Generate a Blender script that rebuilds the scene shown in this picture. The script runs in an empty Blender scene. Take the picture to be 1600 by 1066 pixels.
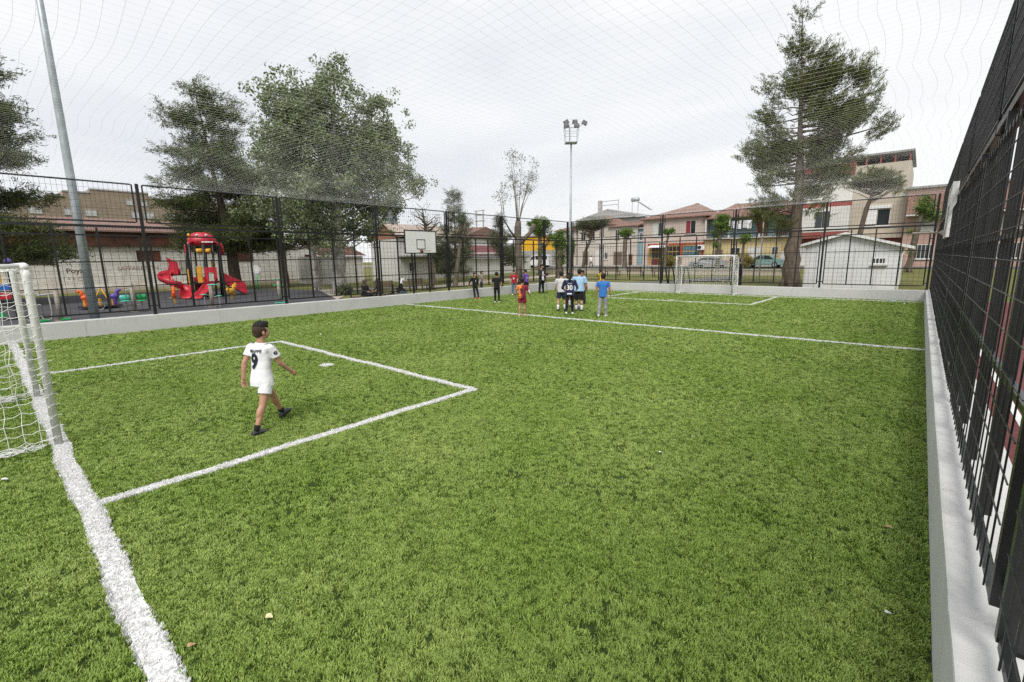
import bpy, bmesh, math, random
import numpy as np
from mathutils import Vector, Matrix, noise
from mathutils.bvhtree import BVHTree

random.seed(7); RNG = np.random.default_rng(7)
S = bpy.context.scene
COL = S.collection
R_ = math.radians

# ------------------------------------------------------------------ camera
cam = bpy.data.cameras.new('camera'); cam_o = bpy.data.objects.new('camera', cam); COL.objects.link(cam_o)
cam.sensor_width = 36.0; cam.lens = 16.216; cam.clip_start = 0.05; cam.clip_end = 2000
RM = Matrix(((0.75246876, 0.10466241, -0.65025882), (0.65846449, -0.1415391, 0.7391828), (-0.01467239, -0.98438431, -0.17542023)))
mw = Matrix.Identity(4)
for i in range(3):
    mw[i][0] = RM[i][0]; mw[i][1] = -RM[i][1]; mw[i][2] = -RM[i][2]
mw[0][3], mw[1][3], mw[2][3] = 0.0, 0.0, 2.2
cam_o.matrix_world = mw
S.camera = cam_o

# ------------------------------------------------------------------ sky, sun, exposure
SUN_EL, SUN_AZ = R_(52), R_(150)          # azimuth measured from +Y towards +X
w = bpy.data.worlds.new('World'); S.world = w; w.use_nodes = True
nt = w.node_tree; nt.nodes.clear()
out = nt.nodes.new('ShaderNodeOutputWorld'); bg = nt.nodes.new('ShaderNodeBackground')
sky = nt.nodes.new('ShaderNodeTexSky'); sky.sky_type = 'NISHITA'; sky.sun_disc = False
sky.sun_elevation = SUN_EL; sky.sun_rotation = SUN_AZ; sky.air_density = 1.0; sky.dust_density = 2.5
bg.inputs['Strength'].default_value = 0.1
tc = nt.nodes.new('ShaderNodeTexCoord'); mp = nt.nodes.new('ShaderNodeMapping'); mp.inputs['Scale'].default_value = (1.0, 1.0, 3.2)
n1 = nt.nodes.new('ShaderNodeTexNoise'); n1.inputs['Scale'].default_value = 1.3; n1.inputs['Detail'].default_value = 6; n1.inputs['Roughness'].default_value = .52
n1.inputs['Distortion'].default_value = .5
cr = nt.nodes.new('ShaderNodeValToRGB'); cr.color_ramp.elements[0].position = .34; cr.color_ramp.elements[1].position = .62
cr.color_ramp.elements[0].color = (3.95, 4.12, 4.4, 1); cr.color_ramp.elements[1].color = (5.05, 5.08, 5.1, 1)
mx = nt.nodes.new('ShaderNodeMix'); mx.data_type = 'RGBA'; mx.inputs['Factor'].default_value = .96
L = nt.links.new
L(tc.outputs['Generated'], mp.inputs['Vector']); L(mp.outputs[0], n1.inputs['Vector']); L(n1.outputs['Fac'], cr.inputs['Fac'])
L(sky.outputs[0], mx.inputs['A']); L(cr.outputs[0], mx.inputs['B']); L(mx.outputs['Result'], bg.inputs['Color']); L(bg.outputs[0], out.inputs[0])
sun = bpy.data.lights.new('sun', 'SUN'); sun.energy = 1.5; sun.angle = R_(28); sun.color = (1, .965, .91)
sun_o = bpy.data.objects.new('sun', sun); COL.objects.link(sun_o)
sd = Vector((math.sin(SUN_AZ) * math.cos(SUN_EL), math.cos(SUN_AZ) * math.cos(SUN_EL), math.sin(SUN_EL)))
sun_o.rotation_euler = sd.to_track_quat('Z', 'Y').to_euler()
sun_o.location = (0, -10, 40)
vs = S.view_settings; vs.view_transform = 'Standard'; vs.look = 'None'; vs.exposure = 1.0; vs.gamma = 1.0; vs.use_curve_mapping = False
S.cycles.max_bounces = 6; S.cycles.diffuse_bounces = 3; S.cycles.glossy_bounces = 2; S.cycles.transmission_bounces = 3; S.cycles.transparent_max_bounces = 6
S.cycles.use_denoising = False
S.cycles.caustics_reflective = False; S.cycles.caustics_refractive = False

# ------------------------------------------------------------------ materials
MATS = {}
def newmat(name):
    m = bpy.data.materials.new(name); m.use_nodes = True
    b = m.node_tree.nodes['Principled BSDF']; MATS[name] = m
    return m, m.node_tree, b
def nd(t, kind, **kw):
    n = t.nodes.new(kind)
    for k, v in kw.items(): n.inputs[k].default_value = v
    return n
def mixc(t, fac, a, b, blend='MIX'):
    n = t.nodes.new('ShaderNodeMix'); n.data_type = 'RGBA'; n.blend_type = blend
    for s, v in (('Factor', fac), ('A', a), ('B', b)):
        if hasattr(v, 'is_output'): t.links.new(v, n.inputs[s])
        elif s == 'Factor': n.inputs[s].default_value = v
        else: n.inputs[s].default_value = (*v[:3], 1)
    return n.outputs['Result']
def ramp(t, src, p0, p1, c0=(0, 0, 0), c1=(1, 1, 1)):
    n = t.nodes.new('ShaderNodeValToRGB'); e = n.color_ramp.elements
    e[0].position, e[1].position = p0, p1; e[0].color = (*c0, 1); e[1].color = (*c1, 1)
    t.links.new(src, n.inputs['Fac']); return n.outputs['Color']
def coords(t, kind='Object', scale=(1, 1, 1)):
    c = t.nodes.new('ShaderNodeTexCoord'); m = t.nodes.new('ShaderNodeMapping'); m.inputs['Scale'].default_value = scale
    t.links.new(c.outputs[kind], m.inputs['Vector']); return m.outputs[0]
def noise_n(t, vec, scale, detail=4, rough=.55, dist=0):
    n = nd(t, 'ShaderNodeTexNoise', Scale=scale, Detail=detail, Roughness=rough, Distortion=dist)
    t.links.new(vec, n.inputs['Vector']); return n.outputs['Fac']
def bump(t, b, h, strength=.3, dist=.02):
    n = nd(t, 'ShaderNodeBump', Strength=strength, Distance=dist); t.links.new(h, n.inputs['Height']); t.links.new(n.outputs[0], b.inputs['Normal'])
def mat(name, col, rough=.6, var=.18, scale=3.0, bmp=0.0, bscale=60, metal=0, spec=.4, col2=None, stretch=(1, 1, 1)):
    m, t, b = newmat(name)
    v = coords(t, 'Object', stretch)
    f = noise_n(t, v, scale, 5, .6)
    a = tuple(c * (1 - var) for c in col); c2 = col2 or tuple(min(1, c * (1 + var)) for c in col)
    t.links.new(ramp(t, f, .32, .68, a, c2), b.inputs['Base Color'])
    b.inputs['Roughness'].default_value = rough; b.inputs['Metallic'].default_value = metal; b.inputs['Specular IOR Level'].default_value = spec
    if bmp: bump(t, b, noise_n(t, v, bscale, 4, .6), bmp, .01)
    return m
BLACKP = mat('black_powder_coat', (.013, .014, .015), .34, .3, 6, .1, 90, spec=.5)
LINEP = mat('white_line_base', (.80, .80, .79), .9, .05, 20)
WHITEP = mat('white_gloss_paint', (.74, .74, .72), .38, .06, 5, .05, 70)
GALV = mat('galvanised_steel', (.36, .40, .42), .45, .16, 4, .06, 40, metal=.35)
TWINE = mat('white_twine', (.80, .80, .78), .8, .08, 30)
CONC = mat('raw_concrete', (.38, .37, .35), .9, .2, 2.5, .35, 60)
RED = mat('red_plastic', (.45, .018, .035), .42, .3, 2.2, spec=.5)
YEL = mat('yellow_plastic', (.64, .34, .03), .42, .22, 3, spec=.5)
ORG = mat('orange_plastic', (.70, .10, .015), .35, .12, 3, spec=.5)
GRN = mat('green_plastic', (.015, .34, .10), .35, .12, 3, spec=.5)
TEAL = mat('teal_plastic', (.09, .42, .33), .35, .12, 3, spec=.5)
PURP = mat('purple_plastic', (.10, .06, .30), .35, .12, 3, spec=.5)
BLUP = mat('blue_plastic', (.03, .14, .48), .35, .12, 3, spec=.5)
WHPL = mat('white_plastic', (.75, .75, .74), .35, .05, 3)
TAUPE = mat('taupe_painted_steel', (.27, .24, .20), .5, .1, 3)
BLKP = mat('black_rubber', (.015, .015, .016), .7, .2, 8)
WOOD = mat('weathered_wood', (.15, .11, .085), .75, .3, 2, .3, 40, stretch=(1, 8, 8))
GLASS = mat('dark_window_glass', (.03, .035, .04), .08, .3, .7, spec=.7)
CURT = mat('pale_curtain', (.55, .55, .52), .8, .12, 3, stretch=(8, 8, .5))
BARK = mat('brown_bark', (.13, .10, .075), .92, .4, 3, .9, 14, stretch=(3, 3, .5))
BARK2 = mat('grey_bark', (.14, .118, .092), .92, .5, 3, .8, 14, stretch=(3, 3, .6))
TYRE = mat('tyre_rubber', (.015, .015, .015), .8, .2, 9)
CARW = mat('white_car_paint', (.72, .73, .74), .25, .03, 1, spec=.6)
CART = mat('sage_car_paint', (.16, .26, .25), .28, .04, 1, spec=.6)
CARS = mat('silver_car_paint', (.38, .40, .41), .28, .04, 1, metal=.4)
LAMPG = mat('floodlight_glass', (.13, .135, .14), .15, .1, 4, spec=.7)

def painted_wall(name, col, dirt=(.33, .31, .27), amount=.55, streak=True):
    m, t, b = newmat(name)
    v = coords(t); f1 = noise_n(t, v, .9, 6, .62); vs_ = coords(t, 'Object', (5, 5, .5)); f2 = noise_n(t, vs_, 1.6, 5, .6)
    f3 = noise_n(t, v, 28, 3, .6)
    base = mixc(t, ramp(t, f1, .3, .72), tuple(c * .88 for c in col), tuple(min(1, c * 1.05) for c in col))
    k = ramp(t, f2 if streak else f1, .58, .78)
    m1 = nd(t, 'ShaderNodeMath'); m1.operation = 'MULTIPLY'; m1.inputs[1].default_value = amount
    t.links.new(k, m1.inputs[0])
    c = mixc(t, m1.outputs[0], base, dirt)
    c = mixc(t, ramp(t, f3, .66, .74), c, tuple(x * .75 for x in col))
    t.links.new(c, b.inputs['Base Color']); b.inputs['Roughness'].default_value = .85
    bump(t, b, noise_n(t, v, 45, 5, .65), .28, .008)
    return m
KERB = painted_wall('white_painted_concrete', (.58, .58, .565), (.34, .32, .27), .6)
PCREAM = painted_wall('cream_render', (.54, .49, .43)); PPINK = painted_wall('pink_beige_render', (.53, .44, .385), amount=.3)
PYEL = painted_wall('yellow_render', (.56, .46, .24), amount=.45); PWHT = painted_wall('white_render', (.66, .65, .62), amount=.25)
PBEI = painted_wall('beige_render', (.49, .43, .35), amount=.25); PMAR = painted_wall('maroon_render', (.27, .075, .06), amount=.25)
PSAL = painted_wall('salmon_render', (.50, .34, .28), amount=.35); PORG = painted_wall('orange_render', (.42, .16, .085), amount=.25)
PBLU = painted_wall('faded_blue_render', (.22, .36, .42)); PGRY = painted_wall('grey_render', (.36, .36, .35))
CABIN = painted_wall('light_grey_panel', (.72, .73, .74), (.45, .45, .44), .2)
def blockwork(name, col, mortar, bw, bh, wear, axis):
    m, t, b = newmat(name)
    c = t.nodes.new('ShaderNodeTexCoord'); sx = t.nodes.new('ShaderNodeSeparateXYZ'); cx = t.nodes.new('ShaderNodeCombineXYZ')
    t.links.new(c.outputs['Object'], sx.inputs[0]); t.links.new(sx.outputs[axis], cx.inputs[0]); t.links.new(sx.outputs['Z'], cx.inputs[1])
    br = nd(t, 'ShaderNodeTexBrick', **{'Scale': 1.0, 'Mortar Size': .012, 'Brick Width': bw, 'Row Height': bh, 'Mortar Smooth': .3, 'Bias': -.1})
    br.inputs['Color1'].default_value = (*[x * .9 for x in col], 1); br.inputs['Color2'].default_value = (*[min(1, x * 1.08) for x in col], 1); br.inputs['Mortar'].default_value = (*mortar, 1)
    t.links.new(cx.outputs[0], br.inputs['Vector'])
    v = coords(t); f1 = noise_n(t, v, .8, 7, .68); f2 = noise_n(t, coords(t, 'Object', (3, 3, .35)), 1.2, 5)
    col_ = mixc(t, ramp(t, f1, .55, .72), br.outputs['Color'], wear)
    col_ = mixc(t, ramp(t, f2, .58, .74, c1=(.6, .6, .6)), col_, (.26, .17, .11))
    t.links.new(col_, b.inputs['Base Color']); b.inputs['Roughness'].default_value = .9
    inv = nd(t, 'ShaderNodeMath'); inv.operation = 'SUBTRACT'; inv.inputs[0].default_value = 1; t.links.new(br.outputs['Fac'], inv.inputs[1])
    bump(t, b, inv.outputs[0], .5, .02)
    return m
WBLOCK = blockwork('whitewashed_blockwork', (.72, .70, .65), (.50, .47, .42), .62, .3, (.50, .46, .39), 'Y')
BEIBLK = blockwork('beige_blockwork', (.31, .25, .18), (.23, .18, .13), .6, .3, (.25, .19, .13), 'Y')
REDBRK = blockwork('red_brickwork', (.34, .13, .075), (.30, .22, .17), .25, .09, (.30, .16, .11), 'Y')
def tiles(name, col, axis, per=2.6):
    m, t, b = newmat(name)
    wv = nd(t, 'ShaderNodeTexWave', Scale=per, Distortion=.6, **{'Detail': 2, 'Detail Scale': 2}); wv.bands_direction = axis
    v = coords(t); t.links.new(v, wv.inputs['Vector'])
    f = noise_n(t, v, 2.2, 6, .7)
    c = mixc(t, ramp(t, f, .3, .7), tuple(x * .62 for x in col), tuple(min(1, x * 1.2) for x in col))
    c = mixc(t, ramp(t, noise_n(t, v, 9, 3), .6, .72, c1=(.5, .5, .5)), c, (.20, .16, .13))
    t.links.new(c, b.inputs['Base Color']); b.inputs['Roughness'].default_value = .85
    bump(t, b, wv.outputs['Fac'], .8, .06); return m
TILEX = tiles('terracotta_tiles_x', (.29, .165, .13), 'X'); TILEY = tiles('terracotta_tiles_y', (.28, .17, .14), 'Y')
TILEG = tiles('grey_sheet_roofing', (.33, .33, .33), 'X', 1.4)
RUST = mat('rusty_sheet', (.065, .036, .028), .75, .45, 1.6, .3, 20, col2=(.16, .06, .03))
MAROON = mat('maroon_sheet', (.13, .03, .03), .6, .25, 2)

def foliage(name, dark, light, under=None, trans=.25, nscale=1.1):
    m, t, b = newmat(name)
    v = coords(t); f = noise_n(t, v, nscale, 4, .6); g = t.nodes.new('ShaderNodeNewGeometry')
    wn = t.nodes.new('ShaderNodeTexWhiteNoise')
    at = t.nodes.new('ShaderNodeAttribute'); at.attribute_name = 'tint'
    c = mixc(t, ramp(t, f, .33, .67), dark, light)
    c = mixc(t, at.outputs['Fac'], mixc(t, .5, c, tuple(x * .55 for x in dark)), mixc(t, .45, c, tuple(min(1, x * 1.5) for x in light)))
    if under: c = mixc(t, g.outputs['Backfacing'], c, under)
    t.links.new(c, b.inputs['Base Color']); b.inputs['Roughness'].default_value = .55; b.inputs['Specular IOR Level'].default_value = .3
    tr = t.nodes.new('ShaderNodeBsdfTranslucent'); t.links.new(c, tr.inputs['Color'])
    ms = t.nodes.new('ShaderNodeMixShader'); ms.inputs[0].default_value = trans
    o = t.nodes['Material Output']; t.links.new(b.outputs[0], ms.inputs[1]); t.links.new(tr.outputs[0], ms.inputs[2]); t.links.new(ms.outputs[0], o.inputs[0])
    return m
F_POPLAR = foliage('poplar_leaves', (.085, .14, .038), (.185, .235, .085), (.30, .33, .22), .34)
F_CONIF = foliage('dark_conifer_needles', (.06, .085, .026), (.135, .16, .05), nscale=.5)
F_PINE = foliage('olive_pine_needles', (.072, .092, .024), (.15, .17, .05), nscale=.5)
F_CYP = foliage('grey_green_needles', (.08, .10, .05), (.15, .17, .09), nscale=.8)
F_FRESH = foliage('fresh_green_leaves', (.08, .15, .025), (.16, .25, .05), nscale=1.5)
F_GREY = foliage('pale_young_leaves', (.12, .14, .08), (.20, .22, .13))
F_BUSH = foliage('ochre_bush_leaves', (.16, .14, .03), (.30, .24, .06), nscale=1.5)

# ------------------------------------------------------------------ helpers
def tag(o, label=None, cat=None, group=None, kind=None):
    if label: o['label'] = label
    if cat: o['category'] = cat
    if group: o['group'] = group
    if kind: o['kind'] = kind
    return o
def root(name, label, cat, loc=(0, 0, 0), rz=0.0, group=None):
    o = bpy.data.objects.new(name, None); COL.objects.link(o); o.empty_display_size = .3
    o.location = loc; o.rotation_euler = (0, 0, rz)
    return tag(o, label, cat, group)
def link(name, me, m=None, parent=None, smooth=False):
    o = bpy.data.objects.new(name, me); COL.objects.link(o)
    if m is not None:
        for x in (m if isinstance(m, (list, tuple)) else [m]): me.materials.append(x)
    if parent is not None: o.parent = parent
    if smooth and len(me.polygons): me.polygons.foreach_set('use_smooth', [True] * len(me.polygons))
    return o
class MB:
    """collects shapes of ONE object; origin o is subtracted so shapes may be given in world metres"""
    def __init__(s, o=(0, 0, 0)): s.v = []; s.f = []; s.mi = []; s.cur = 0; s.o = Vector(o)
    def add(s, vs, fs):
        k = len(s.v); s.v += [tuple(v) for v in vs]; s.f += [tuple(i + k for i in f) for f in fs]; s.mi += [s.cur] * len(fs); return s
    def box(s, x0, x1, y0, y1, z0, z1):
        return s.add([(x0, y0, z0), (x1, y0, z0), (x1, y1, z0), (x0, y1, z0), (x0, y0, z1), (x1, y0, z1), (x1, y1, z1), (x0, y1, z1)],
                     [(3, 2, 1, 0), (4, 5, 6, 7), (0, 1, 5, 4), (1, 2, 6, 5), (2, 3, 7, 6), (3, 0, 4, 7)])
    def bar(s, p0, p1, w, h=None, up=(0, 0, 1)):
        h = h or w; p0, p1 = Vector(p0), Vector(p1); d = (p1 - p0).normalized(); up = Vector(up)
        if abs(d.dot(up)) > .97: up = Vector((1, 0, 0)) if abs(d.x) < .9 else Vector((0, 1, 0))
        a = d.cross(up).normalized(); b = a.cross(d).normalized(); a *= w / 2; b *= h / 2
        return s.add([p0 - a - b, p0 + a - b, p0 + a + b, p0 - a + b, p1 - a - b, p1 + a - b, p1 + a + b, p1 - a + b],
                     [(3, 2, 1, 0), (4, 5, 6, 7), (0, 1, 5, 4), (1, 2, 6, 5), (2, 3, 7, 6), (3, 0, 4, 7)])
    def tube(s, pts, r, n=8, caps=True, closed=False):
        pts = [Vector(p) for p in pts]; m = len(pts); rs = r if isinstance(r, (list, tuple)) else [r] * m
        vs = []; ref = None
        for i, p in enumerate(pts):
            if closed: d = pts[(i + 1) % m] - pts[i - 1]
            else: d = pts[min(i + 1, m - 1)] - pts[max(i - 1, 0)]
            d = d.normalized() if d.length > 1e-9 else Vector((0, 0, 1))
            if ref is None:
                ref = Vector((0, 0, 1)) if abs(d.z) < .9 else Vector((1, 0, 0))
            a = d.cross(ref)
            a = a.normalized() if a.length > 1e-6 else d.orthogonal().normalized()
            b = a.cross(d).normalized(); ref = b
            for k in range(n):
                t = 2 * math.pi * k / n; vs.append(p + (a * math.cos(t) + b * math.sin(t)) * rs[i])
        fs = []
        for i in range(m if closed else m - 1):
            j = (i + 1) % m
            for k in range(n): fs.append((i * n + k, i * n + (k + 1) % n, j * n + (k + 1) % n, j * n + k))
        if caps and not closed: fs += [tuple(range(n - 1, -1, -1)), tuple((m - 1) * n + k for k in range(n))]
        return s.add(vs, fs)
    def ell(s, c, r, seg=12, rings=8, rot=None):
        c = Vector(c); vs = [Vector((0, 0, -1))]
        for i in range(1, rings):
            t = math.pi * i / rings - math.pi / 2
            for k in range(seg):
                a = 2 * math.pi * k / seg; vs.append(Vector((math.cos(a) * math.cos(t), math.sin(a) * math.cos(t), math.sin(t))))
        vs.append(Vector((0, 0, 1)))
        vs = [Vector((v.x * r[0], v.y * r[1], v.z * r[2])) for v in vs]
        if rot is not None: vs = [rot @ v for v in vs]
        vs = [v + c for v in vs]; fs = []
        for k in range(seg): fs.append((0, 1 + (k + 1) % seg, 1 + k))
        for i in range(rings - 2):
            for k in range(seg):
                a = 1 + i * seg; b = a + seg; fs.append((a + k, a + (k + 1) % seg, b + (k + 1) % seg, b + k))
        a = 1 + (rings - 2) * seg; T = len(vs) - 1
        for k in range(seg): fs.append((a + k, a + (k + 1) % seg, T))
        return s.add(vs, fs)
    def caps(s, p0, r0, p1, r1, n=12):
        """tapered capsule with round ends"""
        p0, p1 = Vector(p0), Vector(p1); d = (p1 - p0); d = d.normalized() if d.length > 1e-6 else Vector((0, 0, 1))
        pts, rs = [], []
        for t in (-1, -.92, -.7, -.38, 0): pts.append(p0 + d * r0 * t); rs.append(max(.02 * r0, r0 * math.sqrt(max(0, 1 - t * t))))
        for t in (0, .38, .7, .92, 1): pts.append(p1 + d * r1 * t); rs.append(max(.02 * r1, r1 * math.sqrt(max(0, 1 - t * t))))
        return s.tube(pts, rs, n)
    def loft(s, rings, n=20, capped=True):
        """rings: (centre, axis_x_vec, axis_y_vec) ellipse half axes"""
        vs = []
        for c, ax, ay in rings:
            c, ax, ay = Vector(c), Vector(ax), Vector(ay)
            for k in range(n):
                t = 2 * math.pi * k / n; vs.append(c + ax * math.cos(t) + ay * math.sin(t))
        fs = []; m = len(rings)
        for i in range(m - 1):
            for k in range(n): fs.append((i * n + k, i * n + (k + 1) % n, (i + 1) * n + (k + 1) % n, (i + 1) * n + k))
        if capped: fs += [tuple(range(n - 1, -1, -1)), tuple((m - 1) * n + k for k in range(n))]
        return s.add(vs, fs)
    def prism(s, poly, d):
        """polygon (3d points) extruded by vector d"""
        poly = [Vector(p) for p in poly]; d = Vector(d); n = len(poly)
        return s.add(poly + [p + d for p in poly], [tuple(range(n - 1, -1, -1)), tuple(range(n, 2 * n))] + [(i, (i + 1) % n, n + (i + 1) % n, n + i) for i in range(n)])
    def mesh(s, name):
        me = bpy.data.meshes.new(name); o = s.o
        me.from_pydata([(v[0] - o.x, v[1] - o.y, v[2] - o.z) for v in s.v], [], s.f)
        if any(s.mi): me.polygons.foreach_set('material_index', s.mi)
        me.update(); return me
    def build(s, name, m, parent=None, smooth=False, bevel=0, fixn=False):
        me = s.mesh(name)
        if bevel or fixn:
            bm = bmesh.new(); bm.from_mesh(me)
            if fixn: bmesh.ops.recalc_face_normals(bm, faces=bm.faces)
            if bevel: bmesh.ops.bevel(bm, geom=bm.edges[:], offset=bevel, segments=2, affect='EDGES', profile=.6)
            bm.to_mesh(me); bm.free()
        return link(name, me, m, parent, smooth)
def npmesh(name, V, F, tint=None):
    """fast mesh from numpy arrays; F (m,k) faces of equal size"""
    me = bpy.data.meshes.new(name); n, k = F.shape
    me.vertices.add(len(V)); me.vertices.foreach_set('co', np.asarray(V, np.float32).ravel())
    me.loops.add(n * k); me.loops.foreach_set('vertex_index', F.ravel().astype(np.int32))
    me.polygons.add(n); me.polygons.foreach_set('loop_start', np.arange(0, n * k, k, dtype=np.int32))
    if tint is not None:
        a = me.attributes.new('tint', 'FLOAT', 'FACE'); a.data.foreach_set('value', np.asarray(tint, np.float32))
    me.update(calc_edges=True); return me
def smooth01(a, b, x):
    t = max(0, min(1, (x - a) / (b - a))); return t * t * (3 - 2 * t)
def gz(x, y):
    return smooth01(23.5, 29.5, y) * .27 + .0185 * max(0, min(y, 66) - 29.5)
# ------------------------------------------------------------------ ground and surfaces
def surf(name, c0, c1, c2, s1=.35, s2=5, bmp=.4, rough=.95):
    m, t, b = newmat(name); v = coords(t)
    c = mixc(t, ramp(t, noise_n(t, v, s1, 6, .65), .35, .65), c0, c1)
    c = mixc(t, ramp(t, noise_n(t, v, s2, 6, .7), .5, .72), c, c2)
    t.links.new(c, b.inputs['Base Color']); b.inputs['Roughness'].default_value = rough; b.inputs['Specular IOR Level'].default_value = .25
    bump(t, b, noise_n(t, v, s2 * 9, 4, .7), bmp, .02); return m
M_LAWN = surf('patchy_lawn', (.085, .105, .025), (.17, .16, .05), (.20, .17, .09), .5, 4)
M_RUBBER = surf('dark_rubber_surface', (.055, .055, .062), (.075, .074, .082), (.09, .088, .092), .4, 30, .2)
M_PATH = surf('beige_paving', (.36, .32, .27), (.44, .40, .34), (.28, .25, .21), .5, 6)
M_ROAD = surf('grey_asphalt', (.10, .10, .10), (.14, .14, .138), (.08, .08, .08), .4, 12)
M_TRACK = surf('maroon_court_surface', (.13, .045, .05), (.17, .06, .062), (.20, .10, .09), .5, 14)
M_TURFB = surf('turf_backing', (.04, .07, .013), (.065, .11, .022), (.018, .028, .008), .6, 45, .8)

xs = sorted(set([-400, -200, -120, -90, -75, -65, -58] + list(np.arange(-52, 30, 4.0)) + [-19.55, .55, 40, 60, 90, 140, 250, 400]))
ys = sorted(set([-200, -100, -60, -30, -15, -8, -2.0] + list(np.arange(0, 72, 3.0)) + [28.42, 24, 26, 27.5, 29, 80, 100, 150, 250, 400, 800]))
gm = MB(); nx, ny = len(xs), len(ys)
gv = [(x, y, gz(x, y) - .012) for y in ys for x in xs]; gf = []
for j in range(ny - 1):
    for i in range(nx - 1):
        if xs[i] >= -19.56 and xs[i + 1] <= .56 and ys[j] >= -2.01 and ys[j + 1] <= 28.43: continue
        gf.append((j * nx + i, j * nx + i + 1, (j + 1) * nx + i + 1, (j + 1) * nx + i))
gm.add(gv, gf); tag(gm.build('ground', M_LAWN, smooth=True), kind='structure')
def sheet(name, poly, m, dz, sub=2.0):
    """flat polygon draped on the ground, cut along y so it follows the slope"""
    bm = bmesh.new(); f = bm.faces.new([bm.verts.new((x, y, 0)) for x, y in poly])
    if f.normal.z < 0: f.normal_flip()
    y0, y1 = min(p[1] for p in poly), max(p[1] for p in poly); y = y0 + sub
    while y < y1:
        bmesh.ops.bisect_plane(bm, geom=bm.verts[:] + bm.edges[:] + bm.faces[:], plane_co=(0, y, 0), plane_no=(0, 1, 0)); y += sub
    for v in bm.verts: v.co.z = gz(v.co.x, v.co.y) + dz
    bmesh.ops.recalc_face_normals(bm, faces=bm.faces)
    for f in bm.faces:
        if f.normal.z < 0: f.normal_flip()
    me = bpy.data.meshes.new(name); bm.to_mesh(me); bm.free()
    return tag(link(name, me, m), kind='structure')
sheet('playground_surface', [(-19.6, -14), (-19.6, 11.6), (-22, 12.0), (-25, 13.4), (-29, 16.0), (-33, 17.4), (-40, 16.4), (-46.5, 13.2), (-46.5, -14)], M_RUBBER, .006)
sheet('path', [(-25.6, 13.6), (-29.2, 16.4), (-33, 17.9), (-31, 21.5), (-28, 26), (-27, 34), (-27, 47), (-29, 47), (-29.5, 34), (-30.5, 26), (-34, 21), (-36, 17.6), (-33, 17.6), (-29.1, 16.2)][:12], M_PATH, .008)
sheet('path', [(-19.5, 28.9), (-13.5, 31.5), (-11.2, 36), (-10.5, 41), (-12.6, 41), (-13.5, 36.5), (-15.5, 33), (-20.5, 30.6)], M_ROAD, .01)
sheet('street', [(-120, 56.5), (60, 56.5), (60, 61.2), (-120, 61.2)], M_ROAD, .01)
sheet('pavement', [(-120, 61.35), (60, 61.35), (60, 63.9), (-120, 63.9)], M_PATH, .12)
k = MB().box(-120, 60, 61.2, 61.36, gz(0, 61) - .1, gz(0, 61) + .135); tag(k.build('kerb', CONC, bevel=.015), kind='structure')
sheet('court_surface', [(.75, -6), (7.5, -6), (7.5, 27), (.75, 27)], M_TRACK, .01)
sheet('court_line', [(1.15, -6), (1.23, -6), (1.23, 27), (1.15, 27)], WHITEP, .016)

# ------------------------------------------------------------------ turf with standing blades
PX0, PX1, PY0, PY1 = -19.25, .27, -1.6, 28.15
tb = MB().add([(PX0 - .05, PY0, 0), (PX1 + .05, PY0, 0), (PX1 + .05, PY1 + .05, 0), (PX0 - .05, PY1 + .05, 0)], [(0, 1, 2, 3)])
tag(tb.build('turf_pitch', M_TURFB), kind='structure')
LW = .06
LINES = [('goal_line', PX0, PX1 - .02, .35 - .075, .35 + .075), ('halfway_line', PX0, PX1 - .02, 13.9 - LW, 13.9 + LW), ('goal_line', PX0, PX1 - .02, 27.4 - LW, 27.4 + LW),
         ('box_line', -13.24 - LW, -13.24 + LW, .43, 5.27 + LW), ('box_line', -5.53 - LW, -5.53 + LW, .43, 5.27 + LW), ('box_line', -13.18, -5.59, 5.27 - LW, 5.27 + LW),
         ('box_line', -13.24 - LW, -13.24 + LW, 22.5 - LW, 27.33), ('box_line', -5.53 - LW, -5.53 + LW, 22.5 - LW, 27.33), ('box_line', -13.18, -5.59, 22.5 - LW, 22.5 + LW)]
SPOTS = [(-9.36, 4.62), (-9.36, 23.0)]
for n_, x0, x1, y0, y1 in LINES:
    m_ = MB().box(x0 + .012, x1 - .012, y0 + .012, y1 - .012, .003, .018); tag(m_.build(n_, LINEP), kind='structure')
for sx_, sy_ in SPOTS:
    m_ = MB().add([(sx_ + .13 * math.cos(a), sy_ + .13 * math.sin(a), .016) for a in np.linspace(0, 2 * math.pi, 16, endpoint=False)], [tuple(range(16))]); tag(m_.build('penalty_spot', LINEP), kind='structure')
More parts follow.
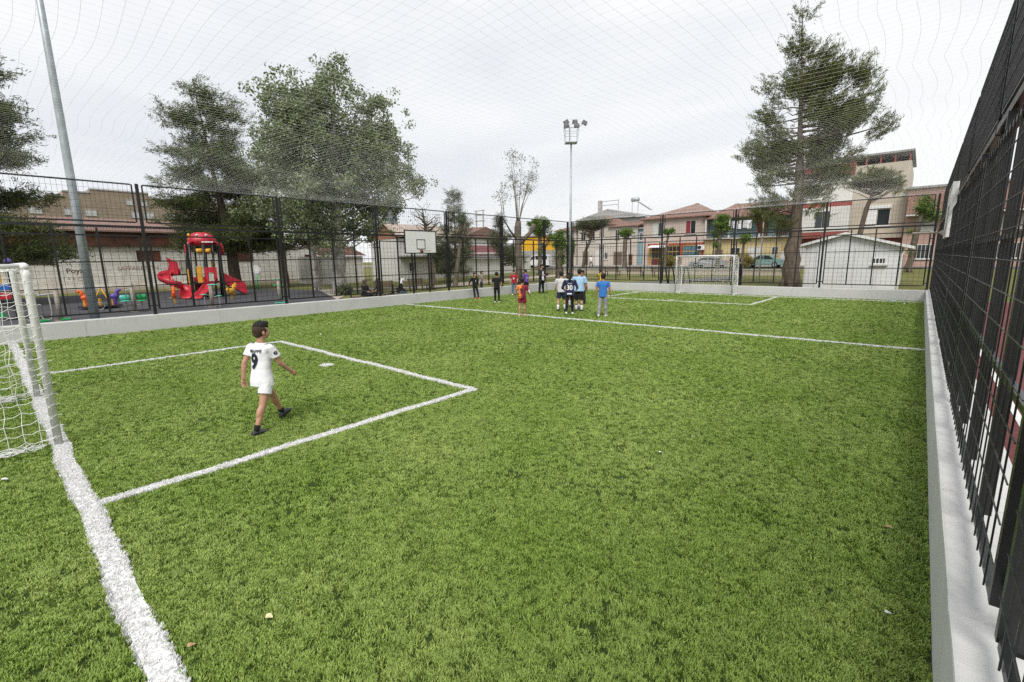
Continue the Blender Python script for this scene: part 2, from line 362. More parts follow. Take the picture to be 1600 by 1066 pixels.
def blade_mat(name, white):
    m, t, b = newmat(name)
    g = t.nodes.new('ShaderNodeNewGeometry'); oi = t.nodes.new('ShaderNodeObjectInfo'); at = t.nodes.new('ShaderNodeAttribute'); at.attribute_name = 'tint'
    if white:
        c = mixc(t, at.outputs['Fac'], (.78, .78, .78), (.88, .88, .87)); c = mixc(t, ramp(t, oi.outputs['Random'], .96, 1), c, (.70, .72, .66))
    else:
        f = noise_n(t, g.outputs['Position'], .55, 5, .6); f2 = noise_n(t, g.outputs['Position'], 5.5, 3, .6)
        c = mixc(t, at.outputs['Fac'], (.12, .24, .028), (.385, .54, .10))
        c = mixc(t, oi.outputs['Random'], mixc(t, .30, c, (.09, .18, .022)), mixc(t, .35, c, (.45, .56, .14)))
        c = mixc(t, ramp(t, f, .38, .64), c, mixc(t, .42, c, (.52, .60, .20)))
        c = mixc(t, ramp(t, f2, .4, .75), c, mixc(t, .4, c, (.10, .18, .028)))
    t.links.new(c, b.inputs['Base Color']); b.inputs['Roughness'].default_value = .48; b.inputs['Specular IOR Level'].default_value = .35
    tr = t.nodes.new('ShaderNodeBsdfTranslucent'); t.links.new(c, tr.inputs['Color'])
    ms = t.nodes.new('ShaderNodeMixShader'); ms.inputs[0].default_value = .22
    t.links.new(b.outputs[0], ms.inputs[1]); t.links.new(tr.outputs[0], ms.inputs[2]); t.links.new(ms.outputs[0], t.nodes['Material Output'].inputs[0])
    return m
M_BLADE = blade_mat('green_turf_blades', False); M_WBLADE = blade_mat('white_turf_blades', True)
def tuft(seed, n, rad, hgt, wid, m, flop):
    r = np.random.default_rng(seed); V = []; F = []; T = []
    lean0 = r.uniform(0, 2 * math.pi)
    for i in range(n):
        a = r.uniform(0, 2 * math.pi); q = rad * math.sqrt(r.uniform()); x, y = q * math.cos(a), q * math.sin(a)
        la = lean0 + r.normal(0, 1.1); h = hgt * r.uniform(.6, 1.1); ln = h * flop * r.uniform(.3, 1.3); fa = la + math.pi / 2 + r.normal(0, .5)
        dx, dy = math.cos(la), math.sin(la); wx, wy = math.cos(fa) * wid / 2, math.sin(fa) * wid / 2; k = len(V)
        V += [(x - wx, y - wy, -.004), (x + wx, y + wy, -.004), (x + dx * ln * .35 - wx, y + dy * ln * .35 - wy, h * .62), (x + dx * ln * .35 + wx, y + dy * ln * .35 + wy, h * .62), (x + dx * ln, y + dy * ln, h * (1 - .25 * min(1, flop)))]
        F += [(k, k + 1, k + 3), (k, k + 3, k + 2), (k + 2, k + 3, k + 4)]; tt = r.uniform(); T += [tt, tt, tt]
    o = bpy.data.objects.new('tuft', npmesh('tuft', np.array(V), np.array(F), T)); o.data.materials.append(m); return o
def scatter(name, P, scl, variants, label):
    me = bpy.data.meshes.new(name); me.vertices.add(len(P)); me.vertices.foreach_set('co', np.asarray(P, np.float32).ravel())
    a = me.attributes.new('rz', 'FLOAT', 'POINT'); a.data.foreach_set('value', RNG.uniform(0, 6.283, len(P)).astype(np.float32))
    a = me.attributes.new('scl', 'FLOAT', 'POINT'); a.data.foreach_set('value', scl.astype(np.float32))
    a = me.attributes.new('pick', 'INT', 'POINT'); a.data.foreach_set('value', RNG.integers(0, len(variants), len(P)).astype(np.int32))
    o = link(name, me); tag(o, kind='stuff', label=label)
    g = bpy.data.node_groups.new(name + '_nodes', 'GeometryNodeTree')
    g.interface.new_socket('Geometry', in_out='INPUT', socket_type='NodeSocketGeometry'); g.interface.new_socket('Geometry', in_out='OUTPUT', socket_type='NodeSocketGeometry')
    gi = g.nodes.new('NodeGroupInput'); go = g.nodes.new('NodeGroupOutput'); iop = g.nodes.new('GeometryNodeInstanceOnPoints'); jn = g.nodes.new('GeometryNodeJoinGeometry')
    for v in reversed(variants):
        oi = g.nodes.new('GeometryNodeObjectInfo'); oi.inputs['Object'].default_value = v; oi.inputs['As Instance'].default_value = True
        g.links.new(oi.outputs['Geometry'], jn.inputs[0])
    def na(n, ty):
        x = g.nodes.new('GeometryNodeInputNamedAttribute'); x.data_type = ty; x.inputs['Name'].default_value = n; return x.outputs['Attribute']
    cx = g.nodes.new('ShaderNodeCombineXYZ'); g.links.new(na('rz', 'FLOAT'), cx.inputs['Z'])
    g.links.new(gi.outputs[0], iop.inputs['Points']); g.links.new(jn.outputs[0], iop.inputs['Instance']); iop.inputs['Pick Instance'].default_value = True
    g.links.new(na('pick', 'INT'), iop.inputs['Instance Index']); g.links.new(cx.outputs[0], iop.inputs['Rotation']); g.links.new(na('scl', 'FLOAT'), iop.inputs['Scale'])
    g.links.new(iop.outputs[0], go.inputs[0])
    md = o.modifiers.new('scatter', 'NODES'); md.node_group = g; return o
def wob(x, y): return .014 * np.sin(x * 2.1 + y * 1.3) + .010 * np.sin(x * 5.7 - y * 4.1 + 1.0)
def on_line(x, y, grow=0.0):
    k = np.zeros(len(x), bool); wy, wx = wob(x, 0 * y), wob(0 * x, y)
    for n_, x0, x1, y0, y1 in LINES:
        horiz = (x1 - x0) > (y1 - y0); ox, oy = (0, wy) if horiz else (wx, 0)
        k |= (x > x0 + ox - grow) & (x < x1 + ox + grow) & (y > y0 + oy - grow) & (y < y1 + oy + grow)
    for a, b in SPOTS: k |= (x - a) ** 2 + (y - b) ** 2 < (.145 + grow) ** 2
    return k
def ring_points(d0, d1, dens, x0=PX0, x1=PX1, y0=PY0, y1=PY1):
    n = int((x1 - x0) * (y1 - y0) * dens); x = RNG.uniform(x0, x1, n); y = RNG.uniform(y0, y1, n); d = np.hypot(x, y)
    k = (d >= d0) & (d < d1) & (y > -x * .0 - 1.6); return x[k], y[k]
def vnoise(x, y, s, seed):
    r = np.random.default_rng(seed); T = r.uniform(0, 1, (256, 256)); a, b = x * s + 400, y * s + 400; i, j = np.floor(a).astype(int), np.floor(b).astype(int); f, g = a - i, b - j; f, g = f * f * (3 - 2 * f), g * g * (3 - 2 * g)
    q = lambda u, v: T[u % 256, v % 256]
    return (q(i, j) * (1 - f) + q(i + 1, j) * f) * (1 - g) + (q(i, j + 1) * (1 - f) + q(i + 1, j + 1) * f) * g
GP, GS = [], []
for d0, d1, dens, sc in ((0, 4, 2100, .95), (4, 7, 1350, 1.0), (7, 11, 760, 1.12), (11, 17, 380, 1.3), (17, 40, 180, 1.6)):
    q = min(d1, 30); x, y = ring_points(d0, d1, dens, max(PX0, -q), PX1, PY0, min(PY1, q)); k = ~on_line(x, y, .004)
    k &= RNG.uniform(size=len(x)) < np.clip(1.5 - 1.5 * vnoise(x, y, 6.3, 3) * vnoise(x, y, .9, 9), .5, 1) ; x, y = x[k], y[k]; GP.append(np.stack([x, y, 0 * x], 1)); GS.append(sc * RNG.uniform(.75, 1.2, len(x)))
GP, GS = np.concatenate(GP), np.concatenate(GS)
scatter('turf_blades', GP, GS, [tuft(10 + i, 18, .026, .031, .0056, M_BLADE, .62) for i in range(6)], 'green artificial turf blades covering the pitch')
WP, WS = [], []
for n_, x0, x1, y0, y1 in LINES:
    n = int((x1 - x0) * (y1 - y0) * 5200); x = RNG.uniform(x0, x1, n); y = RNG.uniform(y0, y1, n); d = np.hypot(x, y)
    k = RNG.uniform(size=n) < np.clip(7 / np.maximum(d, .1), .12, 1); x, y, d = x[k], y[k], d[k]
    if x1 - x0 > y1 - y0: y = y + wob(x, 0 * y)
    else: x = x + wob(0 * x, y)
    WP.append(np.stack([x, y, 0 * x], 1)); WS.append(np.clip(.75 + d * .03, .8, 1.35) * RNG.uniform(.8, 1.2, len(x)))
for a, b in SPOTS:
    t = RNG.uniform(0, 6.283, 200); q = .14 * np.sqrt(RNG.uniform(size=200)); WP.append(np.stack([a + q * np.cos(t), b + q * np.sin(t), 0 * t], 1)); WS.append(RNG.uniform(.9, 1.2, 200))
scatter('white_turf_blades', np.concatenate(WP), np.concatenate(WS), [tuft(40 + i, 14, .018, .034, .0075, M_WBLADE, .40) for i in range(4)], 'white turf blades of the pitch markings')

# ------------------------------------------------------------------ low perimeter walls
WH = .52
def low_wall(name, label, segs):
    r_ = root(name, label, 'wall', segs[0][0:1] + segs[0][2:3] + (0,))
    for (x0, x1, y0, y1, dz) in segs:
        ax = 1 if (y1 - y0) > (x1 - x0) else 0; a0, a1, b0, b1 = (y0, y1, x0, x1) if ax else (x0, x1, y0, y1); n = int((a1 - a0) / .22) + 2; m = MB(r_.location); vs_ = []; zt = WH + dz
        pf = [(b0, -.3), (b0, .2), (b0, zt - .016), (b0 + .004, zt - .004), (b0 + .016, zt), ((b0 + b1) / 2, zt), (b1 - .016, zt), (b1 - .004, zt - .004), (b1, zt - .016), (b1, -.3)]
        for i in range(n):
            t = a0 + (a1 - a0) * i / (n - 1); e_ = .004 if i in (0, n - 1) else 0
            for j, (b, z) in enumerate(pf):
                c = (b0 + b1) / 2; w_ = 0 if z < 0 else noise.noise(Vector((t * .9, j * .7, b * 3 + 7))) * .005 + noise.noise(Vector((t * 4, j * 1.1, b * 9))) * .002
                bb = b + w_ * (1 if j < 5 else -1 if j > 5 else 0) - (e_ if j < 5 else -e_ if j > 5 else 0) * (b0 - c) / abs(b0 - c) * -1 * (1 if z > 0 else 0); zz = z + (w_ * .6 - e_ if z > zt - .1 else 0)
                vs_.append((bb, t, zz) if ax else (t, bb, zz))
        k = len(pf); m.add(vs_, [(i * k + j, i * k + (j + 1) % k, (i + 1) * k + (j + 1) % k, (i + 1) * k + j) for i in range(n - 1) for j in range(k)] + [tuple(range(k)), tuple((n - 1) * k + j for j in range(k - 1, -1, -1))])
        m.build('wall_segment', KERB, r_, False, fixn=True)
    return r_
low_wall('low_wall', 'low white painted concrete wall along the playground side', [(-19.62, -19.25, a, b, d) for a, b, d in ((-9, -1.9, 0), (-1.894, 5.6, .003), (5.606, 12.9, 0), (12.906, 20.2, .004), (20.206, 28.55, 0))])
low_wall('low_wall', 'low white concrete wall behind the far goal', [(a, b, 28.18, 28.56, d) for a, b, d in ((-19.24, -12.2, -.02), (-12.194, -5.0, -.017), (-4.994, .262, -.02))])
low_wall('low_wall', 'low white concrete wall under the fence at the right edge', [(.27, .72, a, b, d) for a, b, d in ((-4.5, 2.80, .012), (2.808, 9.72, 0), (9.73, 16.9, .006), (16.906, 23.5, 0), (23.506, 28.56, .004))])

# ------------------------------------------------------------------ fences
def fence(name, label, o, u, inn, posts, t0, t1, dens=.19, up_d=.6, pq=0, wt=.008, lq=0.0, zb=.70):
    """o origin, u unit along, inn unit towards the pitch; posts = positions of the main posts"""
    o, u, inn = Vector(o), Vector(u), Vector(inn)
    r_ = root(name, label, 'fence', o)
    def P(t, z, q=0): return u * t + inn * q + Vector((0, 0, z))
    ZB, Z1, Z2, ZT, ZM, ZU, ZTOP = zb, 1.50, 2.30, 3.12, 3.40, 3.55, 4.76
    for t in posts:
        MB().bar(P(t, WH - .01, pq), P(t, ZTOP + .01, pq), .085, .085, up=u).build('post', BLACKP, r_)
        MB().bar(P(t, WH + .003, pq), P(t, WH + .014, pq), .115, .115, up=u).build('base_plate', BLACKP, r_)
    bays = []; ps = [t0] + list(posts) + [t1]
    for a, b in zip(ps[:-1], ps[1:]):
        if b - a > .6: bays.append((a, b))
    for a, b in bays:
        A, B = a + .135, b - .135
        for t in (A, B): MB().bar(P(t, ZB, lq), P(t, ZT, lq), .05, .05, up=u).build('frame_upright', BLACKP, r_)
        n = max(1, round((B - A) / 1.05)); st = [A + (B - A) * i / n for i in range(1, n)]
        for t in st: MB().bar(P(t, ZB, -.03 + lq), P(t, ZM - .05, -.03 + lq), .062, .05, up=u).build('stanchion', BLACKP, r_)
        for z, q, h in ((ZB, 0, .045), (Z1, -.012, .035), (Z2, -.012, .035), (ZT, 0, .045)):
            MB().bar(P(A + .026, z, q + lq), P(B - .026, z, q + lq), .036, h).build('rail', BLACKP, r_)
        for t in (a, b):
            for z in (ZB + .12, ZT - .3):
                s_ = 1 if t == a else -1; MB().bar(P(t + s_ * .044, z, lq * .5), P(t + s_ * .109, z, lq * .5), .03, .04).build('bracket', BLACKP, r_)
        m = MB(); k = int((B - A) / dens)
        for i in range(1, k): m.bar(P(A + (B - A) * i / k, ZB - .02, .026 + lq), P(A + (B - A) * i / k, ZT + .02, .026 + lq), wt, wt, up=u)
        for i in range(1, int((ZT - ZB) / .19)): m.bar(P(A, ZB + i * .19, .032 + lq), P(B, ZB + i * .19, .032 + lq), .006, .006)
        m.build('wire_mesh', BLACKP, r_)
        MB().bar(P(a + .043, ZM), P(b - .043, ZM), .06, .075).build('beam', BLACKP, r_)
        for t in (A, B): MB().bar(P(t, ZU), P(t, ZTOP - .02), .04, .04, up=u).build('frame_upright', BLACKP, r_)
        for z in (ZU, ZTOP - .02): MB().bar(P(A + .021, z), P(B - .021, z), .04, .045).build('rail', BLACKP, r_)
        m = MB(); k = int((B - A) / (dens * up_d))
        for i in range(1, k): m.bar(P(A + (B - A) * i / k, ZU, .02), P(A + (B - A) * i / k, ZTOP, .02), .0055, .0055, up=u)
        for i in range(1, 6): m.bar(P(A, ZU + i * .2, .026), P(B, ZU + i * .2, .026), .0055, .0055)
        m.build('wire_mesh', BLACKP, r_)
    return r_
PL = [-.62, 3.75, 8.12, 12.55, 16.9, 21.25, 25.55, 28.38]
fence('cage_fence', 'long black wire mesh fence between pitch and playground', (-19.43, 0, 0), (0, 1, 0), (1, 0, 0), PL, -5, 28.38)
fence('cage_fence', 'black wire mesh fence behind the far goal', (0, 28.38, 0), (1, 0, 0), (0, -1, 0), [-19.1, -16.65, -12.35, -8.1, -3.84, .30], -19.1, .30)
fence('cage_fence', 'black wire mesh fence close by at the right edge', (.46, 0, 0), (0, 1, 0), (-1, 0, 0), [-1.6, 2.68, 7.0, 11.3, 15.6, 19.9, 24.2], -1.6, 28.2, .17, .30, -.045, .0075, .045, .63)

# ------------------------------------------------------------------ overhead net
def net_z(x, y):
    ex = np.clip(np.minimum(x + 19.4, .45 - x) / 2.0, 0, 1); ey = np.clip(np.minimum(y + 1.6, 28.35 - y) / 2.0, 0, 1)
    e = np.minimum(ex, ey)
    sag = .05 * np.abs(np.sin(math.pi * (y + .62) / 4.35)) * e + .05 * np.sin((x + 19.4) / 19.85 * math.pi) * e
    return 4.75 - sag + .02 * np.sin(x * 1.9 + y * .7) * e
def net_xy(x, y):
    dr = np.clip(.45 - x, 0, 99); dl = np.clip(x + 19.4, 0, 99); df = np.clip(28.35 - y, 0, 99); dn = np.clip(y + 1.6, 0, 99)
    f = np.minimum(np.minimum(dr, dl) / .25, 1) * np.minimum(np.minimum(df, dn) / .25, 1)
    dx = f * (.09 * np.abs(np.sin(math.pi * y / 2.2)) * np.exp(-dr / 4.5) - .16 * np.abs(np.sin(math.pi * y / 2.1)) * np.exp(-dl / 5) + .035 * np.sin(y * 1.3 + x * .6))
    dy = f * (.11 * np.abs(np.sin(math.pi * x / 2.7)) * np.exp(-dn / 5) - .14 * np.abs(np.sin(math.pi * x / 2.0)) * np.exp(-df / 5) + .035 * np.sin(x * 1.5 + y * .5))
    return x + dx, y + dy
def strands(lines, r):
    """lines (n,m,3) -> triangular tubes"""
    n, m, _ = lines.shape; d = np.gradient(lines, axis=1); d /= np.linalg.norm(d, axis=2, keepdims=True) + 1e-9
    up = np.array([0, 0, 1.0]); a = np.cross(d, up); a /= np.linalg.norm(a, axis=2, keepdims=True) + 1e-9; b = np.cross(a, d)
    V = np.stack([lines + r * (a * math.cos(t) + b * math.sin(t)) for t in (math.pi / 2, math.pi * 7 / 6, math.pi * 11 / 6)], 2).reshape(-1, 3)
    idx = np.arange(n * m * 3).reshape(n, m, 3); F = []
    for k in range(3):
        F.append(np.stack([idx[:, :-1, k], idx[:, :-1, (k + 1) % 3], idx[:, 1:, (k + 1) % 3], idx[:, 1:, k]], -1).reshape(-1, 4))
    return V, np.concatenate(F)
gx = np.linspace(-19.4, .45, 125); gy = np.linspace(-1.6, 28.35, 188); fx = np.linspace(-19.4, .45, 110); fy = np.linspace(-1.6, 28.35, 160)
X, Y = np.meshgrid(fx, gy); X2, Y2 = net_xy(X, Y); V1, F1 = strands(np.stack([X2, Y2, net_z(X, Y)], -1), .0009)
Y, X = np.meshgrid(fy, gx); X2, Y2 = net_xy(X, Y); V2, F2 = strands(np.stack([X2, Y2, net_z(X, Y)], -1), .0009)
tag(link('overhead_net', npmesh('overhead_net', np.concatenate([V1, V2]), np.concatenate([F1, F2 + len(V1)])), TWINE), 'thin white twine net stretched across the top of the cage', 'net')

# ------------------------------------------------------------------ goals
def goal(label, gxr, gxl, gy, back, net_r, cell, seed):
    """posts at x = gxr / gxl on line y = gy; back = direction of the net side (+1/-1)"""
    r_ = root('football_goal', label, 'goal', (gxr, gy, 0)); o = r_.location; Hh = 2.2; D = .95; T = .08; rr = random.Random(seed)
    for x in (gxr, gxl): MB(o).tube([(x, gy, .004), (x, gy, Hh - .12), (x, gy, Hh - .045)], T / 2, 12).build('post', WHITEP, r_, True)
    MB(o).tube([(gxr - .03, gy, Hh), (gxl + .03, gy, Hh)], T / 2, 12).build('crossbar', WHITEP, r_, True)
    for x in (gxr, gxl):
        MB(o).ell((x, gy, Hh - .01), (T / 2 * 1.12,) * 3).build('corner_joint', WHITEP, r_, True)
        MB(o).tube([(x, gy + back * .04, Hh), (x, gy + back * .6, Hh - .01), (x, gy + back * .78, Hh - .08), (x, gy + back * .84, Hh - .3), (x, gy + back * D, .05), (x, gy + back * (D - .05), .02), (x, gy + back * .3, .02)], .026, 8).build('net_stanchion', WHITEP, r_, True)
    MB(o).tube([(gxr, gy + back * D, .03), (gxl, gy + back * D, .03)], .026, 8).build('ground_bar', WHITEP, r_, True)
    nz = int(Hh / cell)
    # profile of the net from crossbar over the top and down the back
    prof = [(0, Hh - .03), (.3, Hh - .05), (.62, Hh - .06), (.80, Hh - .22), (.86, Hh - .6), (.92, .9), (.97, .35), (1.02, .06), (1.10, .03)]
    def along(s):
        ls = [0]
        for a, b in zip(prof[:-1], prof[1:]): ls.append(ls[-1] + math.dist(a, b))
        s = s * ls[-1]
        for i in range(len(prof) - 1):
            if s <= ls[i + 1] or i == len(prof) - 2:
                f = (s - ls[i]) / (ls[i + 1] - ls[i]); return prof[i][0] + f * (prof[i + 1][0] - prof[i][0]), prof[i][1] + f * (prof[i + 1][1] - prof[i][1])
    Wd = gxr - gxl; m = MB(o); nw = int(Wd / cell); npr = int(3.0 / cell)
    def bp(i, j):
        d, z = along(j / npr); x = gxl + Wd * i / nw
        q = math.sin(math.pi * i / nw) * .10 * math.sin(math.pi * j / npr); s_ = .02 * math.sin(i * 2.3 + j * 1.7)
        return (x + .02 * math.sin(j * 1.3 + i), gy + back * (d + q * .8 + s_), max(.012, z - q * .6 + .02 * math.sin(i * 1.9 + j * .7)))
    for i in range(nw + 1): m.tube([bp(i, j) for j in range(npr + 1)], net_r, 4, False)
    for j in range(npr + 1): m.tube([bp(i, j) for i in range(nw + 1)], net_r, 4, False)
    nb = m.build('net', TWINE, r_)
    for sx, x in ((1, gxr), (-1, gxl)):
        m = MB(o); nd_ = max(5, int(.95 / cell))
        def sp(i, j):
            f = i / nd_; z0 = Hh - .04 - (.0 if f < .6 else (f - .6) * .4); z = z0 * (1 - j / nz); dep = f * (.84 + .14 * (1 - z / Hh))
            bulge = math.sin(math.pi * f) * math.sin(math.pi * j / nz)
            return (x + sx * (.035 + .05 * bulge * math.sin(j * .8 + 1) + .02 * bulge * math.sin(i * 2 + j)), gy + back * dep + .025 * bulge * math.sin(j * 1.9 + i), max(.012, z - .06 * bulge + .015 * math.sin(i * 3 + j * 2.1)))
        for i in range(nd_ + 1):
            p_ = [sp(i, j) for j in range(nz + 1)]; m.tube(p_, net_r, 4, False)
        for j in range(nz + 1):
            p_ = []
            for i in range(nd_):
                a, b = Vector(sp(i, j)), Vector(sp(i + 1, j)); p_ += [a, (a + b) / 2 + Vector((0, 0, -.022))]
            p_.append(Vector(sp(nd_, j))); m.tube(p_, net_r, 4, False)
        m.build('side_net', TWINE, r_)
        # loose bunch of net lying on the turf
        m = MB(o)
        for q in range(34):
            a0 = rr.uniform(.0, .8); p_ = []; xx = x + sx * rr.uniform(-.05, .16); zz = rr.uniform(.03, .09)
            for s_ in range(6):
                p_.append((xx + rr.uniform(-.05, .05), gy + back * (a0 + s_ * .07 + rr.uniform(-.02, .02)), max(.02, zz + rr.uniform(-.035, .035))))
            m.tube(p_, net_r, 4, False)
        m.build('bunched_net', TWINE, r_)
        m = MB(o)                                                    # lacing around the post
        for q in range(15):
            z = .12 + q * .135; m.tube([(x + .043 * math.cos(a), gy + .043 * math.sin(a), z + .012 * math.sin(2 * a)) for a in np.linspace(0, 6.283, 9)], net_r * .55, 4, False)
            m.tube([(x + .03, gy - back * .04, z), (x + .04, gy - back * .06, z + .012), (x + .04, gy - back * .075, z - .01 + rr.uniform(-.02, .02))], net_r * .8, 4, False)
        m.build('lacing', TWINE, r_)
    return r_
goal('white goal with knotted net, cut by the left edge of the picture', -7.82, -11.0, .35, -1, .0033, .125, 1)
goal('whole white goal standing by the far low wall', -7.77, -10.97, 27.4, 1, .005, .125, 2)
# mid-height fence of the near end, behind the photographer, is not in view and left out

# ------------------------------------------------------------------ basketball boards on the fences
HOOPB = mat('rusty_hoop_paint', (.20, .07, .04), .6, .3, 9); HOOPP = mat('pale_hoop_paint', (.55, .46, .42), .6, .2, 9)
def backboard(label, loc, rz, hoopm, dep=.042, frm=None, hr=.012):
    r_ = root('basketball_backboard', label, 'backboard', loc, rz)      # local +y points into the pitch, x along the board
    MB().box(-.97, .97, 0, .03, 2.56, 3.66).build('board', WHPL, r_)
    m = MB(); e = .028
    for x0, x1, z0, z1 in ((-.995, .995, 2.53, 2.53 + .045), (-.995, .995, 3.645, 3.69), (-.995, -.95, 2.575, 3.645), (.95, .995, 2.575, 3.645)): m.box(x0, x1, -.01 - (dep - .042), .042, z0, z1)
    m.build('board_frame', frm or BLACKP, r_)
    m = MB()
    for x0, x1, z0, z1 in ((-.275, .275, 2.74, 2.78), (-.275, .275, 3.2, 3.24), (-.275, -.235, 2.78, 3.2), (.235, .275, 2.78, 3.2)): m.box(x0, x1, .0305, .034, z0, z1)
    m.build('target_square', BLKP, r_)
    MB().tube([(.225 * math.cos(a), .16 + .225 + .225 * math.sin(a), 2.66) for a in np.linspace(0, 2 * math.pi, 24, endpoint=False)], hr, 6, closed=True).build('hoop', hoopm, r_, True)
    MB().add([(-.07, .03, 2.74), (.07, .03, 2.74), (.05, .165, 2.67), (-.05, .165, 2.67), (-.07, .03, 2.56), (.07, .03, 2.56)], [(0, 1, 2, 3), (0, 3, 4), (1, 5, 2), (4, 3, 2, 5)]).build('hoop_bracket', hoopm, r_)
    for x in (-.52, .52):
        MB().bar((x, -.075, WH), (x, -.075, 3.55), .06, .06).build('support_post', BLACKP, r_)
    return r_
backboard('white basketball backboard with black square on the playground fence', (-19.27, 14.98, 0), R_(-90), HOOPB)
backboard('white basketball backboard seen edge-on at the right fence', (.375, 14.98, 0), R_(90), HOOPP, .10, WHPL, .022)
# ------------------------------------------------------------------ people
def skinmat(name, c):
    m, t, b = newmat(name); v = coords(t)
    t.links.new(ramp(t, noise_n(t, v, 9, 4), .3, .7, tuple(x * .88 for x in c), tuple(x * 1.08 for x in c)), b.inputs['Base Color'])
    b.inputs['Roughness'].default_value = .5; b.inputs['Subsurface Weight'].default_value = .08; b.inputs['Subsurface Radius'].default_value = (.02, .008, .004)
    return m
SKIN = skinmat('tan_skin', (.46, .25, .165)); SKIN2 = skinmat('fair_skin', (.50, .29, .20))
HAIR = mat('dark_brown_hair', (.009, .0065, .005), .7, .4, 40, .5, 120); STUB = mat('clipped_hair', (.05, .03, .02), .85, .3, 60, .3, 200)
def cloth(name, c, rough=.8, bmp=.35):
    m, t, b = newmat(name); v = coords(t)
    t.links.new(ramp(t, noise_n(t, v, 7, 4), .3, .7, tuple(x * .9 for x in c), tuple(min(1, x * 1.06) for x in c)), b.inputs['Base Color'])
    b.inputs['Roughness'].default_value = rough; b.inputs['Sheen Weight'].default_value = .15; b.inputs['Specular IOR Level'].default_value = .2
    w_ = nd(t, 'ShaderNodeTexNoise', Scale=9, Detail=3, Roughness=.5, Distortion=1.2); mp_ = coords(t, 'Object', (1, 1, .55)); t.links.new(mp_, w_.inputs['Vector'])
    bump(t, b, w_.outputs['Fac'], bmp, .03); return m
CL = {k: cloth(k + '_cloth', c) for k, c in dict(white=(.80, .80, .83), black=(.012, .012, .013), navy=(.018, .025, .06), charcoal=(.03, .03, .034), grey=(.30, .30, .31), lightgrey=(.56, .56, .57), lightblue=(.34, .52, .72),
      blue=(.045, .17, .50), red=(.35, .02, .03), maroon=(.20, .012, .03), orange=(.75, .22, .035), purple=(.13, .06, .32), yellow=(.65, .48, .04), bluejean=(.10, .17, .25), brown=(.10, .07, .055), pink=(.55, .25, .22)).items()}
def halfmat():
    m, t, b = newmat('orange_maroon_halves'); c = t.nodes.new('ShaderNodeTexCoord'); s_ = t.nodes.new('ShaderNodeSeparateXYZ'); t.links.new(c.outputs['Object'], s_.inputs[0])
    t.links.new(mixc(t, ramp(t, s_.outputs['X'], 0, .004), (.75, .22, .035), (.20, .012, .03)), b.inputs['Base Color']); b.inputs['Roughness'].default_value = .8
    bump(t, b, noise_n(t, coords(t), 9, 3), .35, .03); return m
def stripemat(name, a, b_, per, axis):
    m, t, b = newmat(name); w_ = nd(t, 'ShaderNodeTexWave', Scale=per, Distortion=0); w_.bands_direction = axis; t.links.new(coords(t), w_.inputs['Vector'])
    t.links.new(mixc(t, ramp(t, w_.outputs['Fac'], .48, .52), a, b_), b.inputs['Base Color']); b.inputs['Roughness'].default_value = .8; return m
CL['half'] = halfmat(); CL['yellowblack'] = stripemat('yellow_black_stripes', (.65, .48, .04), (.012, .012, .013), 3.2, 'X')
CL['pattern'] = stripemat('patterned_scarf', (.14, .09, .08), (.04, .035, .04), 9, 'Z')
SHOES = {k: mat(k + '_shoe', c, .6, .15, 20, .2, 80) for k, c in dict(charcoal=(.05, .052, .056), white=(.70, .69, .68), black=(.012, .012, .013), orange=(.55, .10, .06), pink=(.72, .40, .34), darkblue=(.03, .04, .06)).items()}
def remesh(mb, vox, it=4, disp=0.0, dscale=9.0):
    me = mb.mesh('tmp'); o = bpy.data.objects.new('tmp', me); COL.objects.link(o)
    r_ = o.modifiers.new('r', 'REMESH'); r_.mode = 'VOXEL'; r_.voxel_size = vox; r_.use_smooth_shade = True
    s_ = o.modifiers.new('s', 'SMOOTH'); s_.factor = .5; s_.iterations = it
    dg = bpy.context.evaluated_depsgraph_get(); n = bpy.data.meshes.new_from_object(o.evaluated_get(dg), depsgraph=dg)
    bpy.data.objects.remove(o); bpy.data.meshes.remove(me)
    if disp:
        co = np.empty(len(n.vertices) * 3, np.float32); n.vertices.foreach_get('co', co); co = co.reshape(-1, 3)
        no = np.array([v.normal[:] for v in n.vertices])
        d = np.array([noise.noise(Vector((c[0] * dscale, c[1] * dscale, c[2] * dscale * .6 + 3))) for c in co]) + .5 * np.array([noise.noise(Vector((c[0] * dscale * 2.3, c[1] * dscale * 2.3 + 5, c[2] * dscale * 1.2))) for c in co])
        co = co + no * (d * disp)[:, None]; n.vertices.foreach_set('co', co.astype(np.float32).ravel()); n.update()
    n.materials.clear(); return n
def flatcone(m, p0, r0, p1, r1, n=16, mid=None):
    pts, rs = [Vector(p0)], [r0]
    p0, p1 = Vector(p0), Vector(p1)
    for f in (.33, .66): pts.append(p0.lerp(p1, f)); rs.append((r0 + (r1 - r0) * f) * (mid or 1))
    m.tube(pts + [p1], rs + [r1], n)
